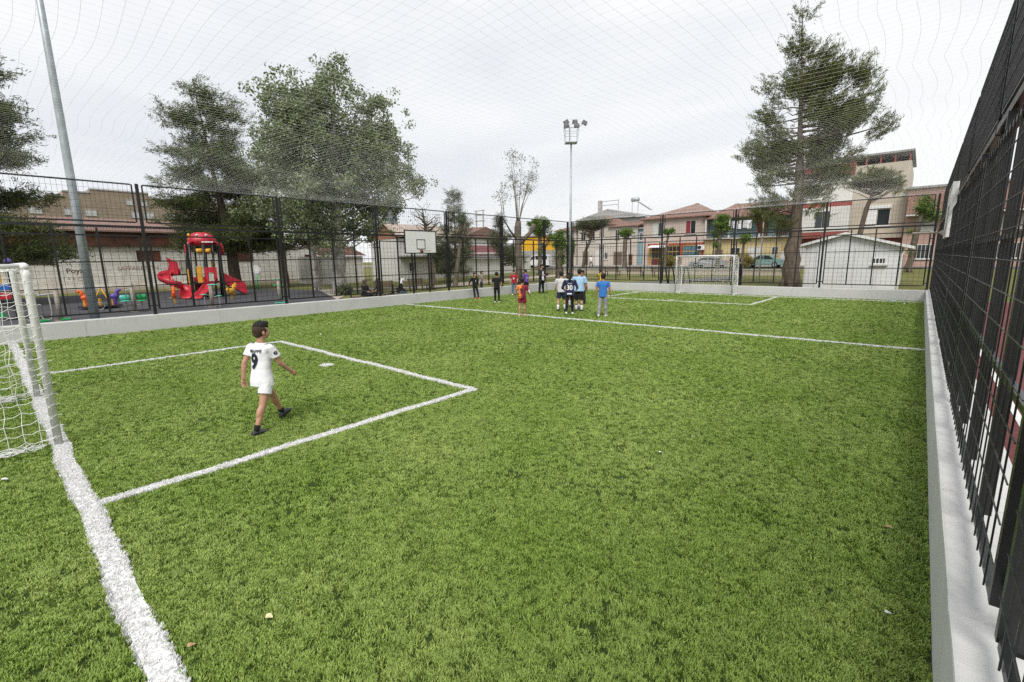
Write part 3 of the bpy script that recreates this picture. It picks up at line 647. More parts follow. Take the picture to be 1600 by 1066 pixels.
def text_mesh(txt, size, bold=.0):
    cu = bpy.data.curves.new('txt', 'FONT'); cu.body = txt; cu.size = 1.0; cu.resolution_u = 6; cu.align_x = 'CENTER'; cu.align_y = 'CENTER'; cu.offset = bold / size
    o = bpy.data.objects.new('txt', cu); COL.objects.link(o); dg = bpy.context.evaluated_depsgraph_get()
    me = bpy.data.meshes.new_from_object(o.evaluated_get(dg), depsgraph=dg); bpy.data.objects.remove(o); bpy.data.curves.remove(cu)
    bm = bmesh.new(); bm.from_mesh(me); bmesh.ops.scale(bm, vec=(size, size, size), verts=bm.verts); bmesh.ops.remove_doubles(bm, verts=bm.verts, dist=1e-5); bmesh.ops.triangulate(bm, faces=bm.faces)
    for _ in range(5):
        lg = [e for e in bm.edges if e.calc_length() > .013]
        if not lg: break
        bmesh.ops.subdivide_edges(bm, edges=lg, cuts=1); bmesh.ops.triangulate(bm, faces=bm.faces)
    bm.to_mesh(me); bm.free(); me.materials.clear(); return me
def project(me, target, place, direction, off=.008):
    """place(x,y)->start point; cast along direction onto target mesh"""
    bv = BVHTree.FromPolygons([v.co for v in target.vertices], [p.vertices[:] for p in target.polygons]); d = Vector(direction).normalized(); last = None
    for v in me.vertices:
        s_ = place(v.co.x, v.co.y); h = bv.ray_cast(s_, d)
        if h[0] is not None: last = (h[0] - s_).dot(d); v.co = h[0] - d * off
        else: v.co = s_ + d * ((last or .1) - off)
    me.update(); return me

def person(label, loc, face, Ht, pose, look, vox=.013, child=.6, name='person', cat='person', group=None):
    """face: heading in degrees, 0 = +Y, positive turns towards -X. child 0..1 = bigger head, slimmer"""
    r_ = root(name, label, cat, loc, R_(face), group); H = Ht
    P = dict(lean=4, side=0, L=(0, 2, 4, 0), R=(0, 2, 4, 0), aL=(0, 8, 12), aR=(0, 8, 12), head=(0, 0), stout=1.0); P.update(pose)
    K = dict(skin=SKIN, shirt='white', sleeve=.55, pants='black', plen=.5, shoes='white', socks=None, hair='short', hairmat=HAIR); K.update(look)
    st = P['stout']; V_ = Vector
    lean = R_(P['lean']); side = R_(P['side']); up = V_((math.sin(side), math.sin(lean), math.cos(lean))).normalized(); rt = V_((1, 0, -math.sin(side))).normalized(); fw = up.cross(rt).normalized()
    pel = V_((0, 0, .53 * H))
    J = {}
    for s_, k in ((-1, 'L'), (1, 'R')):
        p, ab, kn, ft = P[k]; p, ab, kn = R_(p), R_(ab), R_(kn)
        hip = pel + V_((s_ * .052 * H * (.9 + .1 * st), 0, -.02 * H))
        th = V_((s_ * math.sin(ab), math.sin(p) * math.cos(ab), -math.cos(p) * math.cos(ab))); knee = hip + th * .238 * H
        q = p - kn; sh = V_((s_ * math.sin(ab) * .6, math.sin(q), -math.cos(q))).normalized(); ank = knee + sh * .228 * H
        fp = R_(ft); fd = V_((s_ * .12, math.cos(fp), math.sin(fp))).normalized(); fu = V_((0, -math.sin(fp), math.cos(fp)))
        J[k] = (hip, knee, ank, fd, fu)
    zmin = min(min((J[k][2] - J[k][4] * .043 * H + J[k][3] * t * H).z for t in (-.035, .09)) for k in 'LR')
    if not P.get('seated'):
        sh_ = V_((0, 0, -zmin)); pel = pel + sh_
        for k in 'LR': J[k] = tuple([j + sh_ for j in J[k][:3]]) + J[k][3:]
    else:
        sh_ = V_((0, 0, P['seated'] - (pel.z - .06 * H))); pel = pel + sh_
        for k in 'LR': J[k] = tuple([j + sh_ for j in J[k][:3]]) + J[k][3:]
    def T(h, x=0, y=0): return pel + up * (h * H) + rt * (x * H) + fw * (y * H)
    hb = 1.0 + .13 * child; sw = .108 + .014 * (1 - child)
    body = MB()
    # torso core
    body.loft([(T(-.05), rt * .075 * H, fw * .055 * H), (T(.0), rt * .085 * H, fw * .062 * H), (T(.08), rt * .075 * H, fw * .055 * H), (T(.19), rt * .088 * H, fw * .060 * H), (T(.245), rt * .078 * H, fw * .045 * H), (T(.285), rt * .032 * H, fw * .032 * H)])
    nk = T(.285); yaw, pit = R_(P['head'][0]), R_(P['head'][1])
    hu = (Matrix.Rotation(-pit, 3, rt) @ up).normalized(); hf = (Matrix.Rotation(-pit, 3, rt) @ fw); hf = (Matrix.Rotation(yaw, 3, hu) @ hf).normalized(); hr = hf.cross(hu).normalized()
    hb0 = nk + up * .045 * H; hc = hb0 + hu * .062 * H * hb + hf * .012 * H
    rot = Matrix((hr, hf, hu)).transposed()
    def HP(x, y, z): return hc + (hr * x + hf * y + hu * z) * H * hb
    body.caps(T(.25), .036 * H, hb0 + hu * .02 * H, .031 * H, 14)
    body.ell(HP(0, -.006, .012), tuple(v * H * hb for v in (.0485, .060, .058)), 20, 14, rot)       # cranium
    body.ell(HP(0, .018, -.022), tuple(v * H * hb for v in (.040, .040, .046)), 16, 12, rot)        # face
    body.ell(HP(0, .028, -.050), tuple(v * H * hb for v in (.024, .022, .018)), 12, 8, rot)         # chin
    body.ell(HP(0, .060, -.020), tuple(v * H * hb for v in (.0075, .011, .012)), 8, 6, rot)         # nose
    body.caps(HP(0, .052, -.002), .006 * H * hb, HP(0, .062, -.022), .007 * H * hb, 8)
    body.caps(HP(-.014, .050, -.040), .0055 * H * hb, HP(.014, .050, -.040), .0055 * H * hb, 8)      # lips
    body.caps(HP(-.026, .048, .008), .006 * H * hb, HP(.026, .048, .008), .006 * H * hb, 8)          # brow
    for s_ in (-1, 1): body.ell(HP(s_ * .049, -.004, -.014), tuple(v * H * hb for v in (.007, .012, .018)), 10, 8, rot)
    A = {}
    for s_, k in ((-1, 'aL'), (1, 'aR')):
        p, ab, el = [R_(v) for v in P[k][:3]]
        sho = T(.262, s_ * sw * (.8 + .2 * st))
        d = (rt * s_ * math.sin(ab) + fw * math.sin(p) * math.cos(ab) - up * math.cos(p) * math.cos(ab)).normalized(); elb = sho + d * .165 * H
        q = p + el; inw = P[k][3] if len(P[k]) > 3 else 0
        e = (rt * s_ * (math.sin(ab) * .5 - inw) + fw * math.sin(q) - up * math.cos(q)).normalized(); wr = elb + e * .142 * H
        A[k] = (sho, elb, wr, d, e)
        body.caps(T(.220, s_ * .05), .038 * H, sho - up * .008 * H, .029 * H * st, 12)
        body.caps(sho - up * .006 * H, .029 * H * st, elb, .0235 * H * st, 14); body.caps(sho + d * .05 * H, .030 * H * st, sho + d * .10 * H, .028 * H * st, 12)
        body.caps(elb, .0235 * H * st, wr, .0165 * H, 14); body.caps(elb + e * .03 * H, .0255 * H * st, elb + e * .065 * H, .023 * H * st, 12)
        # hand: palm, four bent fingers, thumb from the side of the palm
        side_v = e.cross(rt if abs(e.dot(rt)) < .9 else up).normalized()
        pn = (rt * -s_).normalized(); pn = (pn - e * pn.dot(e)).normalized(); wv = e.cross(pn).normalized()
        if wv.dot(fw) < 0: wv = -wv
        palm = wr + e * .032 * H
        body.ell(palm, (.011 * H, .021 * H, .030 * H), 10, 8, Matrix((pn, wv, e)).transposed())
        fr = max(.0058 * H, vox * .72)
        for i, (off, ln) in enumerate(((.016, .040), (.0055, .046), (-.005, .042), (-.015, .033))):
            b0 = palm + e * .024 * H + wv * off * H; c1 = R_(28 + 6 * i); d1 = e * math.cos(c1) + pn * math.sin(c1); c2 = R_(70 + 6 * i); d2 = e * math.cos(c2) + pn * math.sin(c2)
            b1 = b0 + d1 * ln * .55 * H; b2 = b1 + d2 * ln * .5 * H
            body.caps(b0 - e * .01 * H, fr, b1, fr * .95, 8); body.caps(b1, fr * .95, b2, fr * .82, 8)
        t0 = palm - e * .008 * H + wv * .016 * H; d1 = (e * .72 + wv * .55 + pn * .35).normalized(); t1 = t0 + d1 * .026 * H; t2 = t1 + (e * .85 + wv * .15 + pn * .5).normalized() * .022 * H
        body.caps(t0, fr * 1.15, t1, fr * 1.05, 8); body.caps(t1, fr * 1.05, t2, fr * .85, 8)
    for k in 'LR':
        hip, knee, ank, fd, fu = J[k]
        body.caps(hip, .053 * H * st, hip.lerp(knee, .5), .046 * H * st, 14); body.caps(hip.lerp(knee, .45), .046 * H * st, knee, .034 * H * st, 14)
        body.caps(knee, .0335 * H * st, ank, .0205 * H, 14)
        bk = (knee - hip).normalized().cross(rt).normalized() * (-1); sd_ = (ank - knee).normalized(); back = (-fw + sd_ * fw.dot(sd_)).normalized()
        body.ell(knee.lerp(ank, .30) + back * .010 * H, (.030 * H * st, .033 * H * st, .062 * H), 14, 10, Matrix((rt, back, sd_)).transposed())
        body.ell(knee - back * .012 * H, (.024 * H, .018 * H, .024 * H), 10, 8)
        body.caps(ank - fu * .012 * H, .023 * H, ank + fd * .075 * H - fu * .026 * H, .018 * H, 10)
    link('body', remesh(body, vox, 5), K['skin'], r_)
    # eyes
    for s_ in (-1, 1):
        e_ = MB().ell(HP(s_ * .019, .0475, -.006), tuple(v * H * hb for v in (.0085, .006, .0055)), 8, 6, rot).build('eye', WHPL, r_, True)
        MB().ell(HP(s_ * .019, .0527, -.006), tuple(v * H * hb for v in (.004, .002, .004)), 6, 5, rot).build('iris', HAIR, e_, True)
    # ---- shirt
    sh = MB(); hem = K.get('hem', -.055); lo = K.get('loose', 1.0); w0 = .100 * st * lo; d0 = .078 * st * lo
    sh.loft([(T(hem), rt * w0 * 1.03 * H, fw * d0 * 1.06 * H), (T(hem * .5), rt * w0 * 1.02 * H, fw * d0 * 1.05 * H), (T(.06), rt * .098 * st * H, fw * .075 * st * H), (T(.14), rt * .102 * st * H, fw * .074 * st * H), (T(.20), rt * .108 * st * H, fw * .074 * H), (T(.245), rt * (sw + .002) * H, fw * .062 * H), (T(.278), rt * .070 * H, fw * .046 * H), (T(.296), rt * .046 * H, fw * .042 * H)], 28)
    for k, s_ in (('aL', -1), ('aR', 1)):
        sho, elb, wr, d, e = A[k]; f = K['sleeve']
        sh.caps(T(.228, s_ * .06), .050 * H, sho - up * .008 * H, .036 * H * st, 14)
        if f <= 1: flatcone(sh, sho - d * .004 * H, .0375 * H * st, sho.lerp(elb, f), (.0395 if f < .8 else .034) * H * st * lo)
        else:
            sh.caps(sho - up * .005 * H, .038 * H * st, elb, .031 * H * st, 14); flatcone(sh, elb, .033 * H * st, elb.lerp(wr, min(1, f - 1)), .024 * H)
    shm = remesh(sh, vox * .9, 3, .0085 * H, 9 / H); sho_ = link('shirt', shm, CL[K['shirt']], r_)
    # ---- trousers or shorts
    pa = MB(); pl = K['plen']; pr = K.get('pr', 1.0); st_full = st; st = st * K.get('pst', .96)
    pa.loft([(T(.045), rt * .083 * st * H, fw * .064 * st * H), (T(.0), rt * .092 * st * H, fw * .072 * st * H), (T(-.05), rt * .092 * st * H, fw * .070 * st * H), (T(-.075), rt * .07 * st * H, fw * .055 * st * H)], 24)
    for k in 'LR':
        hip, knee, ank, fd, fu = J[k]
        if pl <= 1:
            pa.caps(hip, .060 * H * st, hip.lerp(knee, pl * .5), .060 * H * st, 14); flatcone(pa, hip, .060 * H * st, hip.lerp(knee, pl), (.060 + .006 * pl) * H * st)
        else:
            sd_ = (ank - knee).normalized(); back = (-fw + sd_ * fw.dot(sd_)).normalized(); pa.ell(knee.lerp(ank, .30) + back * .010 * H, (.040 * H * st_full, .042 * H * st_full, .075 * H), 14, 10, Matrix((rt, back, sd_)).transposed())
            pa.caps(hip, .058 * H * st, knee, .043 * H * pr, 14); pa.caps(knee, .043 * H * pr, knee.lerp(ank, .5), .038 * H * pr, 14); flatcone(pa, knee.lerp(ank, .4), .038 * H * pr, knee.lerp(ank, min(1, pl - 1)), .033 * H * pr)
    link('shorts' if pl <= 1 else 'trousers', remesh(pa, vox * .9, 3, .005 * H, 8 / H), CL[K['pants']], r_)
    st = st_full
    # ---- shoes and socks
    for k in 'LR':
        hip, knee, ank, fd, fu = J[k]; sd_ = fd.cross(fu).normalized(); c = ank - fu * .020 * H
        s2 = MB()
        def FP(y, z): return ank + fd * y * H + fu * (z - .043) * H
        s2.loft([(FP(-.040, .014), sd_ * .012 * H, fu * .010 * H), (FP(-.036, .024), sd_ * .022 * H, fu * .022 * H), (FP(-.01, .027), sd_ * .026 * H, fu * .026 * H), (FP(.025, .026), sd_ * .028 * H, fu * .025 * H), (FP(.060, .021), sd_ * .031 * H, fu * .020 * H), (FP(.088, .017), sd_ * .027 * H, fu * .015 * H), (FP(.102, .014), sd_ * .014 * H, fu * .008 * H)], 16)
        so = link('shoe', remesh(s2, max(.007, vox * .7), 2), SHOES[K['shoes']], r_)
        s3 = MB().loft([(FP(-.037, .001), sd_ * .018 * H, fu * .0015 * H)] + [(FP(y, .005), sd_ * w_ * H, fu * .0055 * H) for y, w_ in ((-.034, .022), (-.005, .027), (.03, .029), (.065, .032), (.092, .026), (.105, .012))], 12); s3.build('sole', SHOES[K.get('sole', 'black' if K['shoes'] in ('charcoal', 'black', 'darkblue') else 'white')], so, True)
        if K['socks']:
            h_ = K.get('sockh', .16); u_ = (knee - ank).normalized(); s4 = MB(); s4.tube([ank - u_ * .012 * H, ank + u_ * h_ * .3 * H, ank + u_ * h_ * .7 * H, ank + u_ * h_ * H], [.0265 * H, .0255 * H, (.027 if h_ < .08 else .033) * H, (.0275 if h_ < .08 else .0355) * H], 14); s4.build('sock', CL[K['socks']], r_, True)
    # ---- hair
    hm = K['hairmat']; hs = K['hair']; hh = MB()
    if hs == 'fade':
        hh.ell(HP(0, -.002, .036), tuple(v * H * hb for v in (.0455, .0585, .050)), 18, 12, rot); hh.ell(HP(0, .030, .060), tuple(v * H * hb for v in (.034, .030, .021)), 14, 8, rot); hh.ell(HP(0, -.026, .042), tuple(v * H * hb for v in (.038, .034, .036)), 14, 8, rot)
        st_ = MB().ell(HP(0, -.010, .010), tuple(v * H * hb for v in (.0512, .0590, .0575)), 20, 12, rot); st_.ell(HP(0, -.030, -.020), tuple(v * H * hb for v in (.038, .036, .034)), 16, 10, rot)
        link('clipped_sides', remesh(st_, max(.005, vox * .7), 2), STUB, r_)
        link('hair', remesh(hh, max(.005, vox * .7), 2, .004, 40), hm, r_)
    elif hs == 'scarf':
        hh.ell(HP(0, -.006, .008), tuple(v * H * hb for v in (.060, .068, .068)), 18, 12, rot); hh.ell(HP(0, -.015, -.055), tuple(v * H * hb for v in (.056, .056, .05)), 14, 10, rot); hh.ell(T(.25), (.1 * H, .075 * H, .05 * H), 14, 8)
        link('headscarf', remesh(hh, vox, 3), CL[K.get('scarf', 'white')], r_)
    else:
        hh.ell(HP(0, -.010, .024), tuple(v * H * hb for v in (.0545, .0625, .054)), 18, 12, rot); hh.ell(HP(0, -.032, -.006), tuple(v * H * hb for v in (.046, .036, .046)), 14, 10, rot); hh.ell(HP(0, .034, .044), tuple(v * H * hb for v in (.042, .026, .022)), 12, 8, rot)
        if hs == 'ponytail':
            hh.caps(HP(0, -.062, .008), .026 * H, HP(0, -.085, -.06), .034 * H, 12); hh.caps(HP(0, -.085, -.06), .034 * H, HP(0, -.082, -.14), .022 * H, 12); hh.caps(HP(0, -.082, -.14), .022 * H, HP(0, -.078, -.18), .008 * H, 10)
        if K.get('beard'): hh.ell(HP(0, .026, -.044), tuple(v * H * hb for v in (.040, .033, .026)), 12, 8, rot)
        link('hair', remesh(hh, max(.006, vox * .75), 2, .004, 35), hm, r_)
    return r_, dict(T=T, rt=rt, fw=fw, up=up, shirt=shm, A=A, J=J, H=H, pel=pel, HP=HP)
def shirt_text(info, r_, txt, size, h, m, name='print', x=0, sx=1.0, side=-1, bold=.0):
    T, rt, fw, up, H = info['T'], info['rt'], info['fw'], info['up'], info['H']; me = text_mesh(txt, size, bold)
    o0 = T(h) + rt * x + fw * side * .4
    q = 1 if side < 0 else -1
    project(me, info['shirt'], lambda a, b: o0 + rt * (a * sx * q) + up * b, fw * -side)
    return link(name, me, m, r_)
INKB = mat('navy_print', (.01, .012, .03), .6, .1); INKW = mat('white_print', (.75, .75, .75), .6, .05); INKBR = mat('brown_spray_paint', (.09, .035, .025), .8, .3)

# the boy in white, walking away past the near box
bp, bi = person('boy in white number 9 football kit walking across the near box', (-6.40, 2.27, .0), 20, 1.47,
    dict(lean=4, L=(34, 3, 9, 15), R=(-19, 2, 6, -4), aL=(-24, 8, 20), aR=(24, 10, 26), head=(-16, -4), stout=.95),
    dict(shirt='white', sleeve=.62, pants='white', plen=.60, pst=.93, shoes='charcoal', socks='black', sockh=.045, hair='fade', hem=-.092, loose=1.13), vox=.0065, child=.7)
shirt_text(bi, bp, '9', .27, .130, INKB, 'shirt_number', bold=.0108, sx=.80)
shirt_text(bi, bp, 'MBAPPÉ', .060, .222, INKB, 'shirt_name', bold=.001, sx=.95)
# three dark stripes over the right and left shoulder, sleeve badge
for s_, k in ((1, 'aR'), (-1, 'aL')):
    sho, elb, wr, d, e = bi['A'][k]; bv = BVHTree.FromPolygons([v.co for v in bi['shirt'].vertices], [p.vertices[:] for p in bi['shirt'].polygons])
    for q in (-1, 0, 1):
        a = bi['T'](.292, s_ * .052, q * .012) ; b = sho.lerp(elb, .22) + bi['fw'] * q * .022 + bi['rt'] * s_ * .03
        path = []
        for f in np.linspace(0, 1, 14):
            p = a.lerp(b, f) + bi['up'] * .10 * math.sin(math.pi * min(1, f * .6 + .2)); c = bi['T'](.20, s_ * .06).lerp(sho, f) + bi['fw'] * q * .02
            h = bv.ray_cast(p + (p - c).normalized() * .2, (c - p).normalized())
            if h[0] is not None: path.append((h[0], h[1]))
        m = MB(); vs_ = []
        for (p, n), nx in zip(path, path[1:] + path[-1:]):
            t = bi['fw'] * .0045; vs_ += [p + n * .0025 - t, p + n * .0025 + t]
        m.add(vs_, [(2 * i, 2 * i + 1, 2 * i + 3, 2 * i + 2) for i in range(len(path) - 1)]); m.build('shoulder_stripe', INKB, bp)
sho, elb, wr, d, e = bi['A']['aR']; bm_ = text_mesh('O', .062, .002); out_ = (bi['rt'] - bi['fw'] * .35).normalized(); tg = d.cross(out_).normalized(); c_ = sho.lerp(elb, .36)
project(bm_, bi['shirt'], lambda a, b: c_ + out_ * .25 + tg * a - d * b, -out_); link('sleeve_badge', bm_, INKB, bp)
bm_ = text_mesh('=', .05, .001); project(bm_, bi['shirt'], lambda a, b: c_ + out_ * .25 + tg * a - d * b, -out_); link('sleeve_badge', bm_, INKB, bp)

pr_, i_ = person('child in orange and maroon halved number 9 shirt at the halfway line', (-11.45, 13.65, 0), 22, 1.47, dict(lean=2, L=(-2, 2, 6, 0), R=(7, 1, 4, 6), aL=(8, 22, 10), aR=(12, 12, 40), head=(8, -4)), dict(shirt='half', sleeve=.7, pants='maroon', plen=.62, shoes='pink', hair='short'))
shirt_text(i_, pr_, '9', .27, .13, INKB, 'shirt_number', bold=.0108, sx=.8)
hb_ = MB().loft([(i_['T'](-.025), i_['rt'] * .1065 * 1.47, i_['fw'] * .0855 * 1.47), (i_['T'](-.010), i_['rt'] * .106 * 1.47, i_['fw'] * .0845 * 1.47)], 24, False); hb_.build('waist_band', INKB, pr_)
pr_, i_ = person('girl with ponytail in navy number 30 shirt and black leggings', (-10.2, 15.05, 0), 30, 1.64, dict(lean=6, L=(-8, 3, 14, -22), R=(10, 2, 6, 0), aL=(4, 20, 70, .3), aR=(4, 20, 70, .3), head=(0, 6)), dict(shirt='navy', sleeve=1.5, pants='black', plen=1.97, pr=.9, shoes='white', hair='ponytail', hem=-.09, loose=1.05), child=.35)
shirt_text(i_, pr_, '30', .26, .10, INKW, 'shirt_number', bold=.006, sx=.85); shirt_text(i_, pr_, 'MESSI', .065, .20, INKW, 'shirt_name')
hb_ = text_mesh('-', .4, .02); project(hb_, i_['shirt'], lambda a, b: i_['T'](-.02) - i_['fw'] * .4 + i_['rt'] * a * 1.3 + i_['up'] * (b - .02) * .6, i_['fw']); link('print', hb_, INKW, pr_)
person('boy in plain pale grey T-shirt and navy shorts chasing the ball', (-11.2, 15.9, 0), 30, 1.66, dict(lean=5, L=(-6, 4, 10, 0), R=(12, 6, 20, -8), aL=(6, 10, 20), aR=(-4, 8, 30), head=(-6, 0)), dict(skin=SKIN2, shirt='lightgrey', sleeve=.7, pants='navy', plen=.75, shoes='black', socks='white', sockh=.11), child=.4)
person('sturdy boy in light blue T-shirt and black shorts with white socks', (-10.55, 16.25, 0), 24, 1.76, dict(lean=3, L=(4, 2, 6, 0), R=(-4, 3, 8, 0), aL=(12, 10, 40), aR=(8, 12, 24), head=(0, 4), stout=1.16), dict(skin=SKIN2, shirt='lightblue', sleeve=.75, pants='black', plen=.95, shoes='darkblue', socks='white', sockh=.10, loose=1.08), child=.2)
person('child in white top half hidden behind the pale grey T-shirt', (-11.75, 17.4, 0), 160, 1.55, dict(aL=(10, 10, 30), aR=(10, 10, 30)), dict(shirt='white', pants='navy', plen=.7, shoes='black', socks='white'), child=.5)
person('dark haired child whose head shows between the number 30 and light blue shirts', (-12.1, 19.0, 0), 150, 1.62, dict(), dict(shirt='charcoal', pants='black', plen=1.95, shoes='black'), child=.5)
pr_, i_ = person('boy in bright blue T-shirt with orange cuffs and grey trousers', (-8.85, 15.25, 0), 18, 1.61, dict(lean=2, L=(-8, 3, 6, -10), R=(5, 3, 4, 0), aL=(-4, 14, 16), aR=(6, 12, 16), head=(4, 2)), dict(shirt='blue', sleeve=.7, pants='grey', plen=1.97, pr=1.02, shoes='white', hem=-.07), child=.5)
for k in ('aL', 'aR'):
    sho, elb, wr, d, e = i_['A'][k]; c_ = sho.lerp(elb, .7); MB().tube([c_ - d * .012, c_ + d * .006], [.0425 * 1.61, .0425 * 1.61], 16).build('cuff', CL['orange'], pr_)
person('child in black T-shirt and long black trousers with white shoes', (-16.15, 17.25, 0), 40, 1.56, dict(lean=1, L=(4, 2, 3, 0), R=(-4, 2, 6, 0), aL=(6, 12, 14), aR=(0, 12, 16)), dict(shirt='black', sleeve=.7, pants='black', plen=1.97, pr=.95, shoes='white'), child=.5)
pr_, i_ = person('boy in black sweatshirt leaning back on the low wall', (-18.78, 18.25, 0), -105, 1.50, dict(lean=2, L=(17, 5, 3, 0), R=(20, 5, 5, 0), aL=(-28, 20, 10), aR=(-25, 22, 10), head=(25, -12)), dict(shirt='black', sleeve=1.95, pants='black', plen=1.97, pr=.95, shoes='orange', loose=1.04), child=.5)
shirt_text(i_, pr_, 'S', .16, .16, INKW, 'shirt_print', side=1)
person('child in grey T-shirt standing outside the playground fence', (-21.6, 21.6, 0), -60, 1.44, dict(aL=(20, 10, 30), aR=(35, 12, 40), head=(0, -12)), dict(shirt='grey', pants='charcoal', plen=1.96, shoes='black', socks='white', sockh=.03), child=.6)
pr_, i_ = person('child in red T-shirt with a white star behind the halved shirt', (-18.62, 21.45, 0), -150, 1.52, dict(aL=(20, 12, 40), aR=(5, 10, 20), head=(20, 0)), dict(skin=SKIN2, shirt='red', sleeve=.75, pants='bluejean', plen=1.95, shoes='white'), child=.5)
sm = bpy.data.meshes.new('star'); sv = [(.085 * (1 if i % 2 == 0 else .42) * math.sin(i * math.pi / 5), .085 * (1 if i % 2 == 0 else .42) * math.cos(i * math.pi / 5), 0) for i in range(10)] + [(0, 0, 0)]; sm.from_pydata(sv, [], [(i, (i + 1) % 10, 10) for i in range(10)])
project(sm, i_['shirt'], lambda a, b: i_['T'](.15) + i_['fw'] * .4 - i_['rt'] * a + i_['up'] * b, -i_['fw'], .006); link('star_print', sm, INKW, pr_)
pr_, i_ = person('child in purple football shirt and black shorts near the low wall', (-18.5, 22.45, 0), 95, 1.53, dict(L=(10, 3, 12, 0), R=(-10, 3, 8, -14), aL=(10, 10, 50), aR=(-12, 10, 16)), dict(shirt='purple', sleeve=.7, pants='black', plen=.75, shoes='white', socks='white', sockh=.13), child=.5)
shirt_text(i_, pr_, '10', .2, .12, INKW, 'shirt_number')
man, mi_ = person('bearded man in dark suit and white shirt by the low wall', (-17.9, 23.25, 0), -92, 1.85, dict(lean=0, L=(2, 4, 2, 0), R=(-3, 4, 2, 0), aL=(18, 6, 70, .1), aR=(14, 10, 80, .0), head=(28, 2)), dict(skin=SKIN2, shirt='charcoal', sleeve=1.95, pants='black', plen=1.98, pr=1.0, shoes='black', hem=-.10, loose=1.05, beard=True), child=0)
fm = MB(); T_, rt_, fw_ = mi_['T'], mi_['rt'], mi_['fw']
wm = bpy.data.meshes.new('front'); wm.from_pydata([((i - 4) * .021 * (1.15 - .05 * j), (j - 7) * .038, 0) for j in range(15) for i in range(9)], [], [(j * 9 + i, j * 9 + i + 1, j * 9 + i + 10, j * 9 + i + 9) for j in range(14) for i in range(8)]); project(wm, mi_['shirt'], lambda a, b: T_(.08) + fw_ * .5 - rt_ * (a - .02) + mi_['up'] * b, -fw_, .008); link('white_shirt_front', wm, CL['white'], man)
hd = man.matrix_basis @ ((mi_['A']['aR'][2] + mi_['A']['aL'][2]) / 2 + fw_ * .10)
mono = root('monopod', 'thin black monopod with a camera held by the man in the suit', 'monopod', (hd.x, hd.y, 0)); o_ = mono.location
MB(o_).tube([(hd.x, hd.y, .004), (hd.x, hd.y, hd.z + .02)], .013, 8).build('pole', BLACKP, mono, True)
MB(o_).ell((hd.x, hd.y, .02), (.03, .03, .018)).build('foot', BLKP, mono, True)
MB(o_).box(hd.x - .07, hd.x + .07, hd.y - .04, hd.y + .04, hd.z + .02, hd.z + .12).build('camera_body', BLKP, mono, bevel=.012)
MB(o_).tube([(hd.x + .07, hd.y, hd.z + .07), (hd.x + .15, hd.y + .02, hd.z + .07)], .035, 12).build('lens', BLKP, mono, True)
person('child in yellow and black striped shirt at the far corner', (-15.6, 26.6, 0), 65, 1.46, dict(lean=8, L=(14, 4, 10, 0), R=(-16, 4, 14, -14), aL=(12, 14, 40), aR=(-10, 14, 40)), dict(shirt='yellowblack', sleeve=.7, pants='yellow', plen=.8, shoes='black', socks='yellow'), child=.5)
person('man in black T-shirt standing behind the far fence by the goal', (-8.0, 29.5, gz(0, 29.5)), 75, 1.78, dict(aL=(18, 10, 70), aR=(14, 10, 80), head=(0, 12)), dict(shirt='black', sleeve=.8, pants='charcoal', plen=1.98, shoes='black', hair='fade', stout=1), child=0)
person('distant passer-by in white shirt walking along the far houses', (-37.1, 60.3, gz(0, 60.3)), 60, 1.72, dict(L=(22, 3, 8, 8), R=(-18, 3, 14, -16), aL=(-20, 8, 16), aR=(20, 8, 20)), dict(shirt='white', sleeve=.75, pants='navy', plen=1.98, shoes='black'), child=0, vox=.02)
SEAT = dict(lean=6, seated=.46, L=(84, 5, 86, 0), R=(84, 5, 86, 0), aL=(24, 10, 60, .3), aR=(24, 10, 60, .3))
person('seated woman in patterned headscarf and dark coat behind the playground fence', (-21.2, 12.75, 0), -70, 1.60, dict(SEAT), dict(shirt='charcoal', sleeve=1.95, pants='black', plen=1.98, shoes='black', hair='scarf', scarf='pattern', loose=1.1), child=0, vox=.018)
person('seated person in brown coat beside a fence post', (-21.6, 13.95, 0), 110, 1.62, dict(SEAT, lean=12), dict(shirt='brown', sleeve=1.95, pants='charcoal', plen=1.98, shoes='black', hair='scarf', scarf='brown', loose=1.1), child=0, vox=.018)
person('seated woman in white headscarf and black jacket under the backboard', (-21.4, 15.0, 0), -35, 1.58, dict(SEAT, lean=20), dict(shirt='black', sleeve=1.95, pants='bluejean', plen=1.98, shoes='black', hair='scarf', scarf='white', loose=1.1), child=0, vox=.018)

# ball
bl = root('football', 'white and grey football at the feet of the players', 'ball', (-11.0, 16.9, 0))
bmm = bmesh.new(); bmesh.ops.create_icosphere(bmm, subdivisions=3, radius=.11); bmesh.ops.translate(bmm, verts=bmm.verts, vec=(0, 0, .125)); me = bpy.data.meshes.new('ball'); bmm.to_mesh(me); bmm.free()
link('ball_shell', me, WHPL, bl, True)
for i in range(12):
    ph = (1 + 5 ** .5) / 2; vtx = [Vector(v).normalized() for v in ((0, 1, ph), (0, 1, -ph), (0, -1, ph), (0, -1, -ph), (1, ph, 0), (1, -ph, 0), (-1, ph, 0), (-1, -ph, 0), (ph, 0, 1), (ph, 0, -1), (-ph, 0, 1), (-ph, 0, -1))][i]
    a = vtx.orthogonal().normalized(); b = vtx.cross(a); c = Vector((0, 0, .125))
    pts = [c + (vtx + (a * math.cos(t) + b * math.sin(t)) * .36).normalized() * .1125 for t in np.linspace(0, 2 * math.pi, 5, endpoint=False)] + [c + vtx * .1135]
    MB().add(pts, [(j, (j + 1) % 5, 5) for j in range(5)]).build('panel', CL['grey'], bl)
